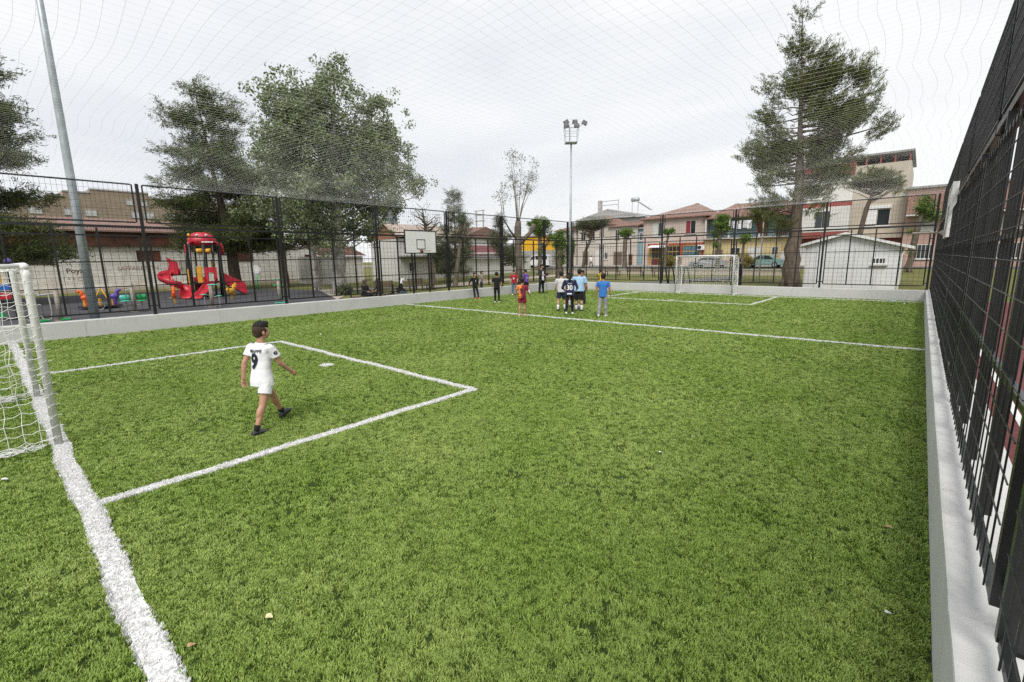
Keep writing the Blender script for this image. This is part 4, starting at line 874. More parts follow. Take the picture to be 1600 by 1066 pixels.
# ------------------------------------------------------------------ trees
def leaf_faces(C, n_each, spread, size, aspect, outward=None, rng=RNG, droop=0.0, zs=.8, shoot=0.0):
    """C (k,3) cluster centres -> diamond leaves; returns V,F"""
    k = len(C); n = k * n_each; c = np.repeat(C, n_each, 0)
    P = c + rng.normal(0, 1, (n, 3)) * np.array([spread, spread, spread * zs])
    if shoot:
        sdir = outward + rng.normal(0, .55, (k, 3)); sdir[:, 2] += .35 - droop; sdir /= np.linalg.norm(sdir, axis=1, keepdims=True); sl = shoot * rng.uniform(.6, 1.4, (k, 1))
        u = rng.uniform(-.4, 1, (n, 1)); P = P + np.repeat(sdir * sl, n_each, 0) * u; outward = sdir
    d = rng.normal(0, 1, (n, 3))
    if outward is not None: d = d * .55 + np.repeat(outward, n_each, 0) * 1.0
    d[:, 2] -= droop; d /= np.linalg.norm(d, axis=1, keepdims=True) + 1e-9
    q = np.cross(d, rng.normal(0, 1, (n, 3))); q /= np.linalg.norm(q, axis=1, keepdims=True) + 1e-9
    s = size * rng.uniform(.6, 1.3, (n, 1)); a = d * s; b = q * s * aspect
    V = np.stack([P - a * .5, P + b * .5, P + a * .5, P - b * .5], 1).reshape(-1, 3)
    return V, np.arange(n * 4).reshape(n, 4)
def crown_pts(lobes, n, shell=.5, rng=RNG):
    vol = np.array([l[3] * l[4] * l[5] for l in lobes]); pick = rng.choice(len(lobes), n, p=vol / vol.sum()); L_ = np.array(lobes)[pick]
    d = rng.normal(0, 1, (n, 3)); d /= np.linalg.norm(d, axis=1, keepdims=True); r = rng.uniform(0, 1, (n, 1)) ** shell
    return L_[:, :3] + d * r * L_[:, 3:6], d
def tree(name, label, loc, trunk, lobes, n_cl, n_leaf, spread, size, aspect, fmat, bark, shell=.45, droop=0, outw=False, seed=1, limb_r=.05, zs=.8, cat='tree', group=None, extra=None, rise=.55, shoot=0.0, sub=0, subr=.6):
    """trunk: list of (x,y,z,r) local; lobes: local ellipsoids"""
    rng = np.random.default_rng(seed); r_ = root(name, label, cat, loc, 0, group)
    tr = MB(); pts = [t[:3] for t in trunk]; fine, rad = [], []
    for a, b in zip(trunk[:-1], trunk[1:]):
        for f in np.linspace(0, 1, 5)[:-1]:
            p = [a[i] + (b[i] - a[i]) * f for i in range(4)]; w_ = .12 * p[3]; fine.append((p[0] + rng.normal(0, w_), p[1] + rng.normal(0, w_), p[2])); rad.append(p[3] * rng.uniform(.94, 1.08))
    fine.append(trunk[-1][:3]); rad.append(trunk[-1][3]); tr.tube(fine, rad, 10)
    for a in np.linspace(0, 6.283, 6)[:-1]:                          # root flare
        r0 = trunk[0][3]; tr.tube([(r0 * 1.08 * math.cos(a), r0 * 1.08 * math.sin(a), -.05), (r0 * .8 * math.cos(a), r0 * .8 * math.sin(a), r0 * .6), (r0 * .5 * math.cos(a), r0 * .5 * math.sin(a), r0 * 2)], [r0 * .35, r0 * .38, r0 * .2], 6)
    C, d = crown_pts(lobes, n_cl, shell, rng)
    if sub: C0, d = crown_pts(lobes, sub, shell, rng); C = C0[rng.integers(0, sub, n_cl)] + rng.normal(0, subr, (n_cl, 3)) * np.array([1, 1, .75])
    lb = tr; tz = np.array([t[2] for t in trunk]); n_l = min(n_cl, 150)
    for i in rng.choice(n_cl, n_l, replace=False):
        c = C[i]; hd = math.hypot(c[0] - np.interp(c[2], tz, [t[0] for t in trunk]), c[1] - np.interp(c[2], tz, [t[1] for t in trunk])); az = np.clip(c[2] - hd * rise, tz[0] + (tz[-1] - tz[0]) * .22, tz[-1])
        a = np.array([np.interp(az, tz, [t[k] for t in trunk]) for k in range(3)]); m1 = a * .6 + c * .4 + np.array([0, 0, -.06 * hd]) + rng.normal(0, .05 * hd + .01, 3); m2 = a * .22 + c * .78 + rng.normal(0, .05 * hd + .01, 3)
        r0 = min(np.interp(az, tz, [t[3] for t in trunk]) * .5, limb_r * (.35 + hd * .22)); lb.tube([a, m1, m2, c], [r0, r0 * .7, r0 * .42, r0 * .15], 5, False)
    tr.build('trunk', bark, r_, True)
    ctr = np.array([np.interp(C[:, 2], tz, [t[k] for t in trunk]) for k in range(2)]).T; o_ = C.copy(); o_[:, :2] -= ctr; o_[:, 2] = 0; o_ /= np.linalg.norm(o_, axis=1, keepdims=True) + 1e-6; o_[:, 2] += .25
    V, F = leaf_faces(C, n_leaf, spread, size, aspect, o_ if outw else None, rng, droop, zs, shoot)
    tint = np.clip(np.repeat(rng.uniform(0, 1, n_cl), n_leaf) * .6 + rng.uniform(0, .4, len(F)), 0, 1)
    cr_ = link('crown', npmesh('crown', V, F, tint), fmat, r_); return r_
def conifer_lobes(H, base, rmax, n, seed, droopy=0, lean=(0, 0), pw=.8):
    rng = np.random.default_rng(seed); L_ = []
    for i in range(n):
        f = rng.uniform(0, 1) ** .9; z = base + (H - base) * f; q = rmax * (1 - f) ** pw * rng.uniform(.55, 1.08) + .25; a = rng.uniform(0, 6.283)
        w_ = max(.32, q * .40); L_.append((q * .62 * math.cos(a) + lean[0] * f, q * .62 * math.sin(a) + lean[1] * f, z - droopy * q * .25, w_ * (.7 + .8 * abs(math.cos(a))), w_ * (.7 + .8 * abs(math.sin(a))), .42 + .25 * (1 - f)))
    L_.append((lean[0], lean[1], H - .5, .25, .25, .7)); return L_
# silver poplar behind the playground
tree('poplar_tree', 'tall broad poplar with mottled white trunk and airy grey-green crown', (-30, 16.2, 0),
     [(0, 0, -.1, .46), (.1, .05, 3, .40), (-.1, .1, 6, .34), (0, .3, 10, .22), (0, .8, 14, .05)],
     [(0, .4, 11.2, 2.6, 3.6, 2.6), (.3, -2.6, 10.2, 2.2, 2.2, 2.6), (-.3, 3.4, 9.8, 2.3, 2.6, 2.2), (0, 1.2, 13.9, 1.0, 1.1, 1.1), (0, -1.4, 12.8, 1.3, 1.4, 1.0), (0, 3.9, 12.4, 1.6, 1.7, 1.9), (0, 5.4, 10.6, 1.4, 1.5, 1.5), (0, -3.2, 8.6, 1.8, 1.7, 1.5), (0, 2.0, 8.6, 2.4, 3.2, 1.6), (0, 4.0, 5.2, 1.5, 1.8, .9), (.3, -2.6, 4.4, 1.6, 2.2, .9), (.3, 1.2, 4.6, 1.8, 2.4, .8), (.5, -.6, 3.6, 1.2, 1.8, .5), (.2, -1.0, 7.4, 2.5, 3.4, 2.0), (0, 2.6, 6.6, 2.4, 3.2, 1.5), (0, -3.4, 5.2, 1.8, 2.2, 1.1), (0, 5.3, 8.2, 1.4, 1.5, 1.3), (.5, .2, 4.6, 1.8, 3.2, .9)],
     1900, 42, .20, .16, .72, F_POPLAR, None or mat('pale_mottled_bark', (.30, .28, .25), .9, .55, 2.6, .6, 12, col2=(.52, .50, .46)), shell=.42, seed=3, limb_r=.06, sub=235, subr=.46)
tree('poplar_tree', 'slim pale second trunk left of the broad poplar', (-35.5, 17.3, 0), [(0, 0, -.1, .24), (.1, -.1, 3, .19), (0, .2, 7, .1), (0, 0, 10, .04)], [(0, -.3, 8.5, 1.8, 2.0, 2.2), (0, -1.2, 6.2, 1.6, 1.8, 1.3)], 130, 60, .3, .16, .72, F_POPLAR, MATS['pale_mottled_bark'], seed=4)
def conifer(label, loc, H, base, rmax, n, seed, fm, tr=.38, n_cl=900, nl=60, name='conifer_tree', droop=.3, size=.34, lean=(0, 0), spread=.22, aspect=.075, bark=BARK, pw=.8, more=()):
    return tree(name, label, loc, [(0, 0, -.1, tr), (lean[0] * .15, lean[1] * .15, H * .25, tr * .82), (lean[0] * .5, lean[1] * .5, H * .55, tr * .36), (lean[0] * .8, lean[1] * .8, H * .8, tr * .14), (lean[0], lean[1], H, .03)], conifer_lobes(H, base, rmax, n, seed, droop, lean, pw) + list(more),
                int(n_cl * 2.3), int(nl * .5), spread * .32, size * .62, aspect * 2.4, fm, bark, shell=.6, droop=droop * .5, outw=True, seed=seed, limb_r=.045, zs=.8, rise=.15, shoot=size * 1.7)
conifer('tall dark conifer beside the red slide tower, left of the poplar', (-44, 14.4, 0), 16.3, 3.4, 4.4, 120, 11, F_CONIF, .46, 2100, 64, size=.40, spread=.36, lean=(0, -1.4), pw=.42, more=[(0, 1.2, 15.0, .7, .7, 1.3), (0, 2.2, 13.8, .7, .8, 1.2), (0, -2.4, 13.2, .6, .7, 1.0), (0, -3.8, 8.2, 1.0, 1.6, .5), (0, -3.0, 6.6, 1.0, 1.8, .5)])
conifer('second dark conifer trunk just left of the poplar trunk', (-42, 17.6, 0), 13.5, 4.2, 3.6, 50, 12, F_CONIF, .34, 800, 60, size=.40, spread=.34)
conifer('big dark conifer cut by the left edge', (-40, -.3, 0), 15.0, 2.8, 4.6, 110, 13, F_CONIF, .45, 2000, 62, size=.40, spread=.34, lean=(0, .9), pw=.5)
conifer('grey-green drooping conifer right of the backboard', (-32, 28.8, .02), 8.3, 1.2, 2.5, 46, 14, F_CYP, .18, 700, 60, size=.26, spread=.24, droop=.5)
conifer('grey-green conifer next to the pollarded tree', (-31, 33.8, gz(0, 34)), 6.0, 1.5, 2.4, 30, 15, F_CYP, .14, 420, 60, size=.24, spread=.24, droop=.3)
# the big pine behind the far goal
tree('pine_tree', 'tall ragged pine with thick brown trunk behind the far fence', (-5.75, 31.4, gz(0, 31.4)),
     [(0, 0, -.1, .45), (.05, 0, 2.2, .38), (.05, .1, 5, .28), (-.1, .1, 8, .15), (-.3, .1, 11, .07), (-.55, .1, 15.0, .02)],
     [(-.55, 0, 14.4, 0.36, 0.50, 1.25), (-.5, 0, 13.0, 0.78, 0.80, 0.88), (.75, 0, 12.3, 0.57, 0.70, 1.19), (-.5, .2, 11.9, 0.99, 1.00, 0.75), (1.2, .2, 11.0, 1.14, 1.00, 1.00), (2.3, .1, 10.9, 0.68, 0.80, 1.12), (2.7, 0, 9.7, 0.88, 0.90, 0.69), (-1.6, 0, 11.3, 0.52, 0.70, 0.50),
      (-.4, 0, 10.6, 1.35, 1.30, 0.75), (-1.9, -.2, 9.8, 0.78, 0.90, 0.44), (.6, .3, 9.6, 1.56, 1.30, 0.88), (-1.3, .1, 8.7, 1.35, 1.30, 0.56), (1.5, -.3, 8.7, 1.46, 1.20, 0.69), (2.9, .2, 8.2, 0.73, 0.90, 0.44), (-2.3, 0, 8.0, 0.94, 1.00, 0.50), (.0, .2, 7.9, 1.56, 1.40, 0.62),
      (-1.7, .2, 7.0, 1.25, 1.10, 0.50), (1.3, .1, 7.2, 1.46, 1.20, 0.62), (-.6, -.2, 6.2, 1.35, 1.20, 0.50), (1.7, .2, 6.2, 0.94, 1.00, 0.50), (-1.9, 0, 5.6, 0.83, 0.90, 0.44), (.4, 0, 5.2, 1.14, 1.10, 0.50), (-1.7, -.2, 4.0, 0.83, 0.80, 1.00), (-.9, -.3, 3.6, 0.62, 0.60, 0.75), (1.0, -.4, 4.1, 0.73, 0.70, 1.00), (1.5, 0, 4.9, 1.04, 0.90, 0.56), (-1.2, 0, 7.6, 1.25, 1.10, 0.75), (.8, .1, 11.4, 1.04, 0.90, 0.88), (.1, 0, 12.6, 0.73, 0.70, 0.75), (2.0, .1, 9.0, 1.14, 1.00, 0.75), (-1.1, .2, 4.9, 0.73, 0.80, 0.38)],
     2900, 34, .055, .19, .16, F_PINE, BARK, shell=.55, droop=-.2, outw=True, seed=21, limb_r=.07, zs=.9, rise=.1, shoot=.50, sub=155, subr=.27)
tree('umbrella_pine', 'small flat topped umbrella pine before the beige block', (-3.7, 45, gz(0, 45)), [(0, 0, -.1, .24), (-.15, 0, 2.5, .20), (.15, 0, 5.0, .15), (.45, 0, 6.6, .08)],
     [(.5, 0, 7.1, 1.5, 1.3, .6), (-.7, .2, 6.9, .9, .9, .4), (1.5, 0, 6.6, .8, .9, .4), (.4, 0, 7.6, .9, .9, .35), (1.9, 0, 6.1, .45, .6, .35)], 520, 34, .05, .17, .14, F_PINE, BARK, seed=22, outw=True, limb_r=.05, zs=.9, shoot=.28)
tree('young_tree', 'slender tree with fresh green tufts before the salmon house', (-.75, 50, gz(0, 50)), [(0, 0, -.1, .24), (.1, 0, 2, .22), (.3, 0, 4.2, .2), (.55, 0, 5.6, .09)], [(.6, 0, 5.2, .65, .6, .8), (1.0, 0, 4.4, .5, .5, .5), (.1, 0, 4.7, .4, .4, .5), (.1, 0, 1.5, .3, .3, .25), (-.1, 0, 3.2, .25, .25, .3)], 75, 40, .16, .14, .6, F_FRESH, BARK2, seed=23, limb_r=.03)
# pollarded tree with long bare shoots and leafy tufts
pt = root('pollarded_tree', 'pollarded tree with thick trunk and tall thin shoots', 'tree', (-23, 27.0, gz(0, 27)))
m = MB(); m.tube([(0, 0, -.1), (.05, .05, 1.5), (0, -.05, 3.0), (0, 0, 4.3), (.02, .05, 4.8)], [.31, .26, .24, .27, .2], 10)
m.tube([(0, .1, 3.1), (.1, .9, 3.7), (.1, 1.5, 4.1), (.1, 1.75, 4.6)], [.2, .17, .16, .19], 8); m.tube([(0, -.1, 3.4), (0, -.9, 4.1), (0, -1.6, 4.9), (0, -1.9, 5.4)], [.09, .06, .04, .02], 6)
m.build('trunk', BARK2, pt, True); m = MB(); tips = []
for (dy, dz, y0) in ((-1.1, 4.6, -.1), (-.2, 4.9, 0), (-.45, 3.9, .05), (.35, 4.7, .05), (1.6, 3.8, .1), (1.9, 4.6, .15), (2.2, 3.4, .1), (1.3, 3.2, .1), (-1.6, 2.1, -1.5), (-2.3, 1.5, -1.7), (.1, 3.0, 0)):
    x = RNG.uniform(-.4, .4); b = 4.6 if abs(y0) < 1 else 5.0; pp = [(0, y0, b), (x * .4, y0 + (dy - y0) * .3, b + dz * .35), (x * .8, y0 + (dy - y0) * .75, b + dz * .7), (x, dy, b + dz)]; m.tube(pp, [.035, .028, .018, .008], 5); tips.append(pp[-1]); tips.append(pp[-2])
m.build('shoots', BARK2, pt, True)
V, F = leaf_faces(np.array([t for t in tips for _ in range(3)]) + RNG.normal(0, .22, (len(tips) * 3, 3)), 26, .17, .15, .35, None, RNG); link('leaf_tufts', npmesh('leaf_tufts', V, F, RNG.uniform(0, 1, len(F))), F_GREY, pt)
def pollard(label, loc, h, seed, r=.2, bare=False, lobes=None, fm=F_FRESH, n=60, lean=0):
    return tree('street_tree', label, loc, [(0, 0, -.1, r), (lean * .3, 0, h * .4, r * .85), (lean * .7, 0, h * .8, r * .8), (lean, 0, h, r * .6)], lobes or [(lean, 0, h + .25, .75, .6, .42), (lean + .5, 0, h + .2, .4, .4, .3), (lean - .5, 0, h + .15, .4, .4, .3)], n, 42, .15, .15, .6, fm, BARK2, seed=seed, limb_r=.06, group='pollarded street trees', rise=.8)
pollard('pollarded street tree with green top before the cream house', (-26.2, 50, gz(0, 50)), 4.1, 31, .30)
pollard('thin pollarded tree with crooked top before the shop front', (-21.4, 50, gz(0, 50)), 4.0, 32, .16, n=26, lobes=[(.25, 0, 4.2, .55, .3, .22), (.75, 0, 4.35, .25, .25, .18)], lean=.3)
pollard('street tree clothed in fresh shoots before the yellow house', (-15.7, 50, gz(0, 50)), 4.2, 33, .24, n=120, lobes=[(.1, 0, 4.9, .75, .6, .75), (-.3, 0, 3.8, .5, .4, .4), (-.2, 0, 2.7, .3, .3, .6), (.4, 0, 4.2, .4, .4, .5)])
pollard('small leaning tree with a green tuft beside the flagpole', (-13.4, 50, gz(0, 50)), 3.0, 34, .15, n=30, lobes=[(.15, 0, 3.2, .5, .4, .35)])
pollard('street tree with ivy covered trunk at the fence corner', (-32.5, 48, gz(0, 48)), 3.8, 35, .34, n=90, lobes=[(0, 0, 3.0, .48, .45, 1.15)], lean=.2)
tree('street_tree', 'spreading umbrella shaped tree before the cream house', (-31.4, 49, gz(0, 49)), [(0, 0, -.1, .22), (.5, 0, 2.4, .19), (1.3, 0, 4.2, .15), (1.6, 0, 5.2, .08)], [(1.2, 0, 5.6, 2.0, 1.4, .5), (2.8, 0, 5.7, 1.0, 1.0, .4), (-.3, 0, 5.3, .9, .9, .4)], 190, 46, .2, .2, .3, F_CYP, BARK, seed=36, limb_r=.06)
pollard('round headed green street tree with leafy trunk left of the corner post', (-31.0, 40, gz(0, 40)), 4.6, 37, .26, n=150, lobes=[(0, 0, 5.1, 1.35, 1.2, .95), (1.0, .8, 3.9, .6, .6, .6), (.1, 0, 2.6, .35, .35, .9)])
pollard('pale trunked street tree close behind the corner', (-21.6, 30.4, gz(0, 30.4)), 3.3, 38, .30, n=60, lobes=[(0, 0, 3.3, .5, .5, .7), (.1, 0, 2.0, .4, .4, .5)])
tree('bare_tree', 'nearly bare forked tree behind the backboard', (-27.5, 22.2, 0), [(0, 0, -.1, .22), (.05, .1, 1.4, .2), (0, -.15, 3.2, .15), (0, -.5, 5.8, .04)], [(0, -.6, 5.2, .8, .9, 1.6), (0, .7, 4.6, .7, .8, 1.2)], 70, 6, .2, .13, .5, F_GREY, BARK, seed=39, limb_r=.07)
tree('bare_tree', 'bare grey forked tree left of the drooping conifer', (-28, 25.0, 0), [(0, 0, -.1, .2), (0, .3, 1.6, .17), (0, .6, 3.0, .13), (0, 1.4, 5.2, .04)], [(0, 1.3, 4.8, .6, .9, 1.0), (0, .2, 4.4, .5, .7, 1.0)], 50, 5, .2, .13, .5, F_GREY, BARK2, seed=40, limb_r=.07)
for i, (x, y, s_, fm, lab) in enumerate(((-22.4, 53.5, 1.15, F_BUSH, 'round ochre bush before the shop window'), (-14.4, 54.0, 1.25, F_BUSH, 'round ochre bush before the parked sage car'), (-28.8, 15.9, .38, F_CYP, 'tuft of shrubs at the foot of the poplar'))):
    r_ = root('bush', lab, 'bush', (x, y, gz(x, y))); C, d = crown_pts([(0, 0, s_ * .75, s_, s_ * .8, s_ * .6)], 110, .4); V, F = leaf_faces(C, 40, .13, .13, .5); link('foliage', npmesh('foliage', V, F, RNG.uniform(0, 1, len(F))), fm, r_)
    m = MB()
    for a in np.linspace(0, 6.283, 7)[:-1]: m.tube([(0, 0, -.05), (.3 * s_ * math.cos(a), .3 * s_ * math.sin(a), s_ * .5)], [.04, .015], 5)
    m.build('stems', BARK, r_)

# ------------------------------------------------------------------ floodlight masts
lm = root('floodlight_pole', 'tall grey steel pole beside the playground fence', 'pole', (-20.35, 2.3, 0)); m = MB().tube([(0, 0, 0), (0, 0, 4), (0, 0, 8), (0, 0, 12.5)], [.135, .115, .095, .07], 16); m.build('shaft', GALV, lm, True)
MB().box(-.24, .24, -.24, .24, -.02, .03).build('base_plate', GALV, lm); MB().box(-.8, .8, -.3, .3, 12.4, 12.46).build('platform', GALV, lm)
for a in (-.55, 0, .55): MB().box(a - .2, a + .2, -.1, .12, 12.6, 12.95).build('floodlight', GALV, lm, bevel=.02)
lm = root('floodlight_mast', 'slim steel mast with caged floodlights at the far corner', 'floodlight', (-19.7, 29.1, gz(0, 29.1)))
MB().tube([(0, 0, -.1), (0, 0, 4), (0, 0, 10.1)], [.10, .085, .055], 12).build('shaft', GALV, lm, True); MB().box(-.2, .2, -.2, .2, .0, .03).build('base_plate', GALV, lm)
lx_ = Vector((.75, .66, 0)); ly_ = Vector((-.66, .75, 0))
def mp_(a, b, z): return lx_ * a + ly_ * b + Vector((0, 0, z))
m = MB().prism([mp_(-.42, -.35, 9.98), mp_(.42, -.35, 9.98), mp_(.42, .35, 9.98), mp_(-.42, .35, 9.98)], (0, 0, .05)); m.build('platform', GALV, lm)
m = MB()
for z, e in ((10.55, 1.05), (10.9, 1.1), (11.15, 1.12)):
    q = [mp_(-.44 * e, -.37 * e, z), mp_(.44 * e, -.37 * e, z), mp_(.44 * e, .37 * e, z), mp_(-.44 * e, .37 * e, z)]; m.tube(q, .014, 5, closed=True)
for a, b in ((-1, -1), (1, -1), (1, 1), (-1, 1)): m.tube([mp_(a * .42, b * .35, 10.0), mp_(a * .49, b * .41, 11.2)], .016, 5)
m.tube([mp_(-.1, 0, 10.02), mp_(-.12, 0, 11.1)], .045, 8); m.build('guard_cage', GALV, lm)
for a, b, z, tl in ((-.38, -.2, 11.35, -.5), (.28, .1, 11.45, 0), (.95, 0, 11.35, .5), (.35, -.35, 11.08, 0), (-.3, .2, 11.2, -.3)):
    f = root('x', None, None); bpy.data.objects.remove(f)
    c = mp_(a, b, z); ax = (lx_ * math.cos(tl) + Vector((0, 0, -math.sin(tl)))).normalized(); up_ = (Vector((0, 0, 1)) * math.cos(tl) + lx_ * math.sin(tl)).normalized()
    m = MB().prism([c - ax * .2 - up_ * .13, c + ax * .2 - up_ * .13, c + ax * .17 + up_ * .15, c - ax * .17 + up_ * .15], ly_ * .12); fl = m.build('floodlight', BLACKP, lm, bevel=.015)
    MB().prism([c - ax * .16 - up_ * .10 - ly_ * .004, c + ax * .16 - up_ * .10 - ly_ * .004, c + ax * .14 + up_ * .12 - ly_ * .004, c - ax * .14 + up_ * .12 - ly_ * .004], ly_ * .003).build('lens', LAMPG, fl)
    MB().tube([c - up_ * .1, mp_(max(-.45, min(.45, a)), b * .8, 11.1)], .02, 5).build('lamp_arm', GALV, lm)

# ------------------------------------------------------------------ playground
tw = root('slide_tower', 'red and yellow climbing tower with slides and a smiling red roof', 'playset', (-35.8, 10.6, 0), 1.2829)   # local x right, y away, z up
posts = [(-1.72, -.1), (-1.45, -.9), (-1.22, .75), (-.72, -.95), (-.62, .8), (-.20, -.6), (.18, -.75), (.10, .5)]
for x, y in posts: MB().tube([(x + .0, y, 0), (x + .12, y, 3.45)], .062, 10).build('post', BLACKP, tw, True)
MB().box(-1.7, .15, -.85, .8, .93, 1.0).build('platform', BLKP, tw); MB().box(-2.1, -1.6, -.5, .5, 1.46, 1.53).build('platform', BLKP, tw)
rf = MB().loft([((-.62, 0, 3.36), (.62, 0, 0), (0, .5, 0)), ((-.62, 0, 3.5), (.80, 0, 0), (0, .68, 0)), ((-.62, 0, 3.78), (.82, 0, 0), (0, .70, 0)), ((-.64, 0, 3.86), (.70, 0, 0), (0, .6, 0)), ((-.64, 0, 4.05), (.62, 0, 0), (0, .52, 0)), ((-.64, 0, 4.18), (.42, 0, 0), (0, .36, 0)), ((-.64, 0, 4.22), (.15, 0, 0), (0, .12, 0))], 24).build('roof', RED, tw, True)
MB().box(-.66, -.02, -.735, -.69, 3.53, 3.61).build('mouth', WHPL, rf, bevel=.01)
for x in (-.86, -.36):
    e_ = MB().ell((x, -.50, 4.0), (.085, .06, .085)).build('eye', WHPL, rf, True); MB().ell((x, -.555, 4.0), (.04, .02, .04)).build('pupil', BLKP, e_, True)
MB().ell((-1.32, -.2, 4.02), (.09, .1, .12)).build('roof_horn', YEL, rf, True)
for x0, x1 in ((-1.52, -1.15), (.02, .42)):
    for yy in (-.45, .35):
        MB().loft([((x1 if x0 < -1 else x0, yy, 3.6), (.12, 0, 0), (0, .2, 0)), (((x0 + x1) / 2, yy, 3.55), (.18, 0, 0), (0, .22, 0)), ((x0 + .02 if x0 < -1 else x1 - .02, yy, 3.3), (.15, 0, 0), (0, .2, 0)), ((x0 if x0 < -1 else x1, yy, 3.0), (.12, 0, 0), (0, .15, 0)), ((x0 if x0 < -1 else x1, yy, 2.72), (.07, 0, 0), (0, .1, 0))], 14).build('roof_arm', RED, tw, True)
for x in (-.85, -.38): MB().tube([(x - .17, -.8, 3.0), (x + .17, -.8, 3.0)], [.14, .17], 14).build('play_barrel', YEL, tw, True)
def panel(x0, x1, y, z0, z1, m_, nm='panel', hole=None):
    m = MB(); m.box(x0, x1, y - .03, y + .03, z0, z1) if not hole else [m.box(x0, hole[0], y - .03, y + .03, z0, z1), m.box(hole[1], x1, y - .03, y + .03, z0, z1), m.box(hole[0], hole[1], y - .03, y + .03, hole[3], z1), m.box(hole[0], hole[1], y - .03, y + .03, z0, hole[2])]
    return m.build(nm, m_, tw, bevel=.012)
panel(-.70, -.02, -.98, .90, 1.95, RED, 'slide_entry_panel', (-.52, -.20, 1.0, 1.6)); panel(-1.12, -.82, -.9, .92, 2.02, YEL); panel(-1.62, -1.42, -.95, .35, 1.85, YEL); panel(-.30, -.12, .7, 1.5, 2.45, YEL); panel(-1.4, -.75, .72, .3, 1.3, RED)
for q in range(7):
    MB().tube([(-2.0 + q * .065, -.52, 1.53), (-2.0 + q * .065, -.52, 2.30)], .011, 5).build('baluster', BLACKP, tw)
MB().tube([(-2.02, -.52, 2.31), (-1.58, -.52, 2.31)], .018, 6).build('handrail', BLACKP, tw)
def chute(path, wid, depth, m_, nm):
    """open half-pipe along path with side walls"""
    m = MB(); prof = [(-wid, depth), (-wid * .92, depth * .35), (-wid * .62, .02), (0, -.02), (wid * .62, .02), (wid * .92, depth * .35), (wid, depth)]; prof2 = [(a * 1.09, b - .045 if abs(a) < wid * .9 else b) for a, b in prof]
    n = len(prof); vs_ = []; pts = [Vector(p) for p in path]
    for i, p in enumerate(pts):
        d = (pts[min(i + 1, len(pts) - 1)] - pts[max(0, i - 1)]); d.z = 0; d.normalize(); s_ = d.cross(Vector((0, 0, 1)))
        for a, b in prof + prof2[::-1]: vs_.append(p + s_ * a + Vector((0, 0, b)))
    k = 2 * n; fs = [(i * k + j, i * k + (j + 1) % k, (i + 1) * k + (j + 1) % k, (i + 1) * k + j) for i in range(len(pts) - 1) for j in range(k)] + [tuple(range(k)), tuple((len(pts) - 1) * k + j for j in range(k - 1, -1, -1))]
    m.add(vs_, fs); return m.build(nm, m_, tw, True, fixn=True)
chute([(-.4, -.95, 1.02), (-.45, -1.3, .95), (-.6, -1.8, .62), (-.85, -2.3, .32), (-1.05, -2.7, .15), (-1.2, -3.0, .10)], .30, .24, RED, 'slide')
chute([(-2.05, -.2, 1.52), (-2.45, -.25, 1.50), (-2.8, -.55, 1.36), (-2.85, -1.0, 1.15), (-2.55, -1.35, .93), (-2.15, -1.3, .72), (-1.9, -1.0, .56), (-1.75, -1.3, .40), (-1.75, -1.9, .22), (-1.8, -2.3, .10)], .33, .36, RED, 'spiral_slide')
m = MB().prism([(-2.7, -.6, 1.52), (-2.12, -.6, 1.52), (-2.12, -.6, 2.3), (-2.35, -.6, 2.42), (-2.66, -.6, 2.62), (-2.55, -.6, 2.2)], (0, .06, 0)); m.build('slide_hood', RED, tw, bevel=.015)
m = MB().prism([(-2.7, .2, 1.52), (-2.12, .2, 1.52), (-2.12, .2, 2.3), (-2.35, .2, 2.42), (-2.66, .2, 2.62), (-2.55, .2, 2.2)], (0, .06, 0)); m.build('slide_hood', RED, tw, bevel=.015)
for y in (-.55, .25):
    MB().prism([(.2, y, .95), (.2, y, 1.6), (.35, y, 1.55), (1.58, y, .82), (1.62, y, .12), (1.5, y, .10)], (0, .06, 0)).build('ramp_side', RED, tw, bevel=.012)
MB().prism([(.2, -.48, .95), (1.5, -.48, .06), (1.5, -.48, 0), (.2, -.48, .86)], (0, .72, 0)).build('ramp', BLKP, tw)
for q in range(5): MB().box(.38 + q * .23, .50 + q * .23, -.48, .24, .86 - q * .16, .90 - q * .16).build('step', RED, tw)

def spring_rider(label, loc, rz, m_, fl=1):
    r_ = root('spring_rider', label, 'spring rider', loc, rz)
    MB().tube([(.06 * math.cos(a), .06 * math.sin(a), .02 + a * .011) for a in np.linspace(0, 6.283 * 4, 50)], .014, 5).build('spring', YEL, r_, True)
    b = MB(); b.ell((0, 0, .50), (.34, .13, .19), 14, 10); b.ell((.28 * fl, 0, .72), (.14, .10, .20), 12, 8); b.ell((.40 * fl, 0, .86), (.16, .085, .10), 12, 8); b.ell((-.30 * fl, 0, .62), (.10, .09, .13), 10, 8)
    link('animal_body', remesh(b, .02, 3), m_, r_)
    MB().tube([(.22 * fl, -.2, .78), (.22 * fl, .2, .78)], .018, 6).build('handle', YEL, r_); MB().tube([(.02, -.24, .34), (.02, .24, .34)], .02, 6).build('foot_bar', YEL, r_)
    for s_ in (-1, 1): MB().ell((.42 * fl, s_ * .04, .98), (.025, .02, .05), 8, 6).build('ear', m_, r_, True)
    return r_
spring_rider('orange spring rider before the spiral slide', (-31.1, 6.95, 0), 2.9, ORG); spring_rider('yellow and orange spring rider before the red ramp', (-31.5, 9.95, 0), 2.2, YEL)
mg = root('merry_go_round', 'small roundabout with orange horse and purple horse seats', 'roundabout', (-31.5, 4.3, 0), 1.435)
MB().tube([(-.43, 0, .10), (-.43, 0, .15)], .86, 32).build('deck', BLKP, mg); MB().tube([(-.43, 0, 0), (-.43, 0, .5)], .07, 12).build('hub', YEL, mg)
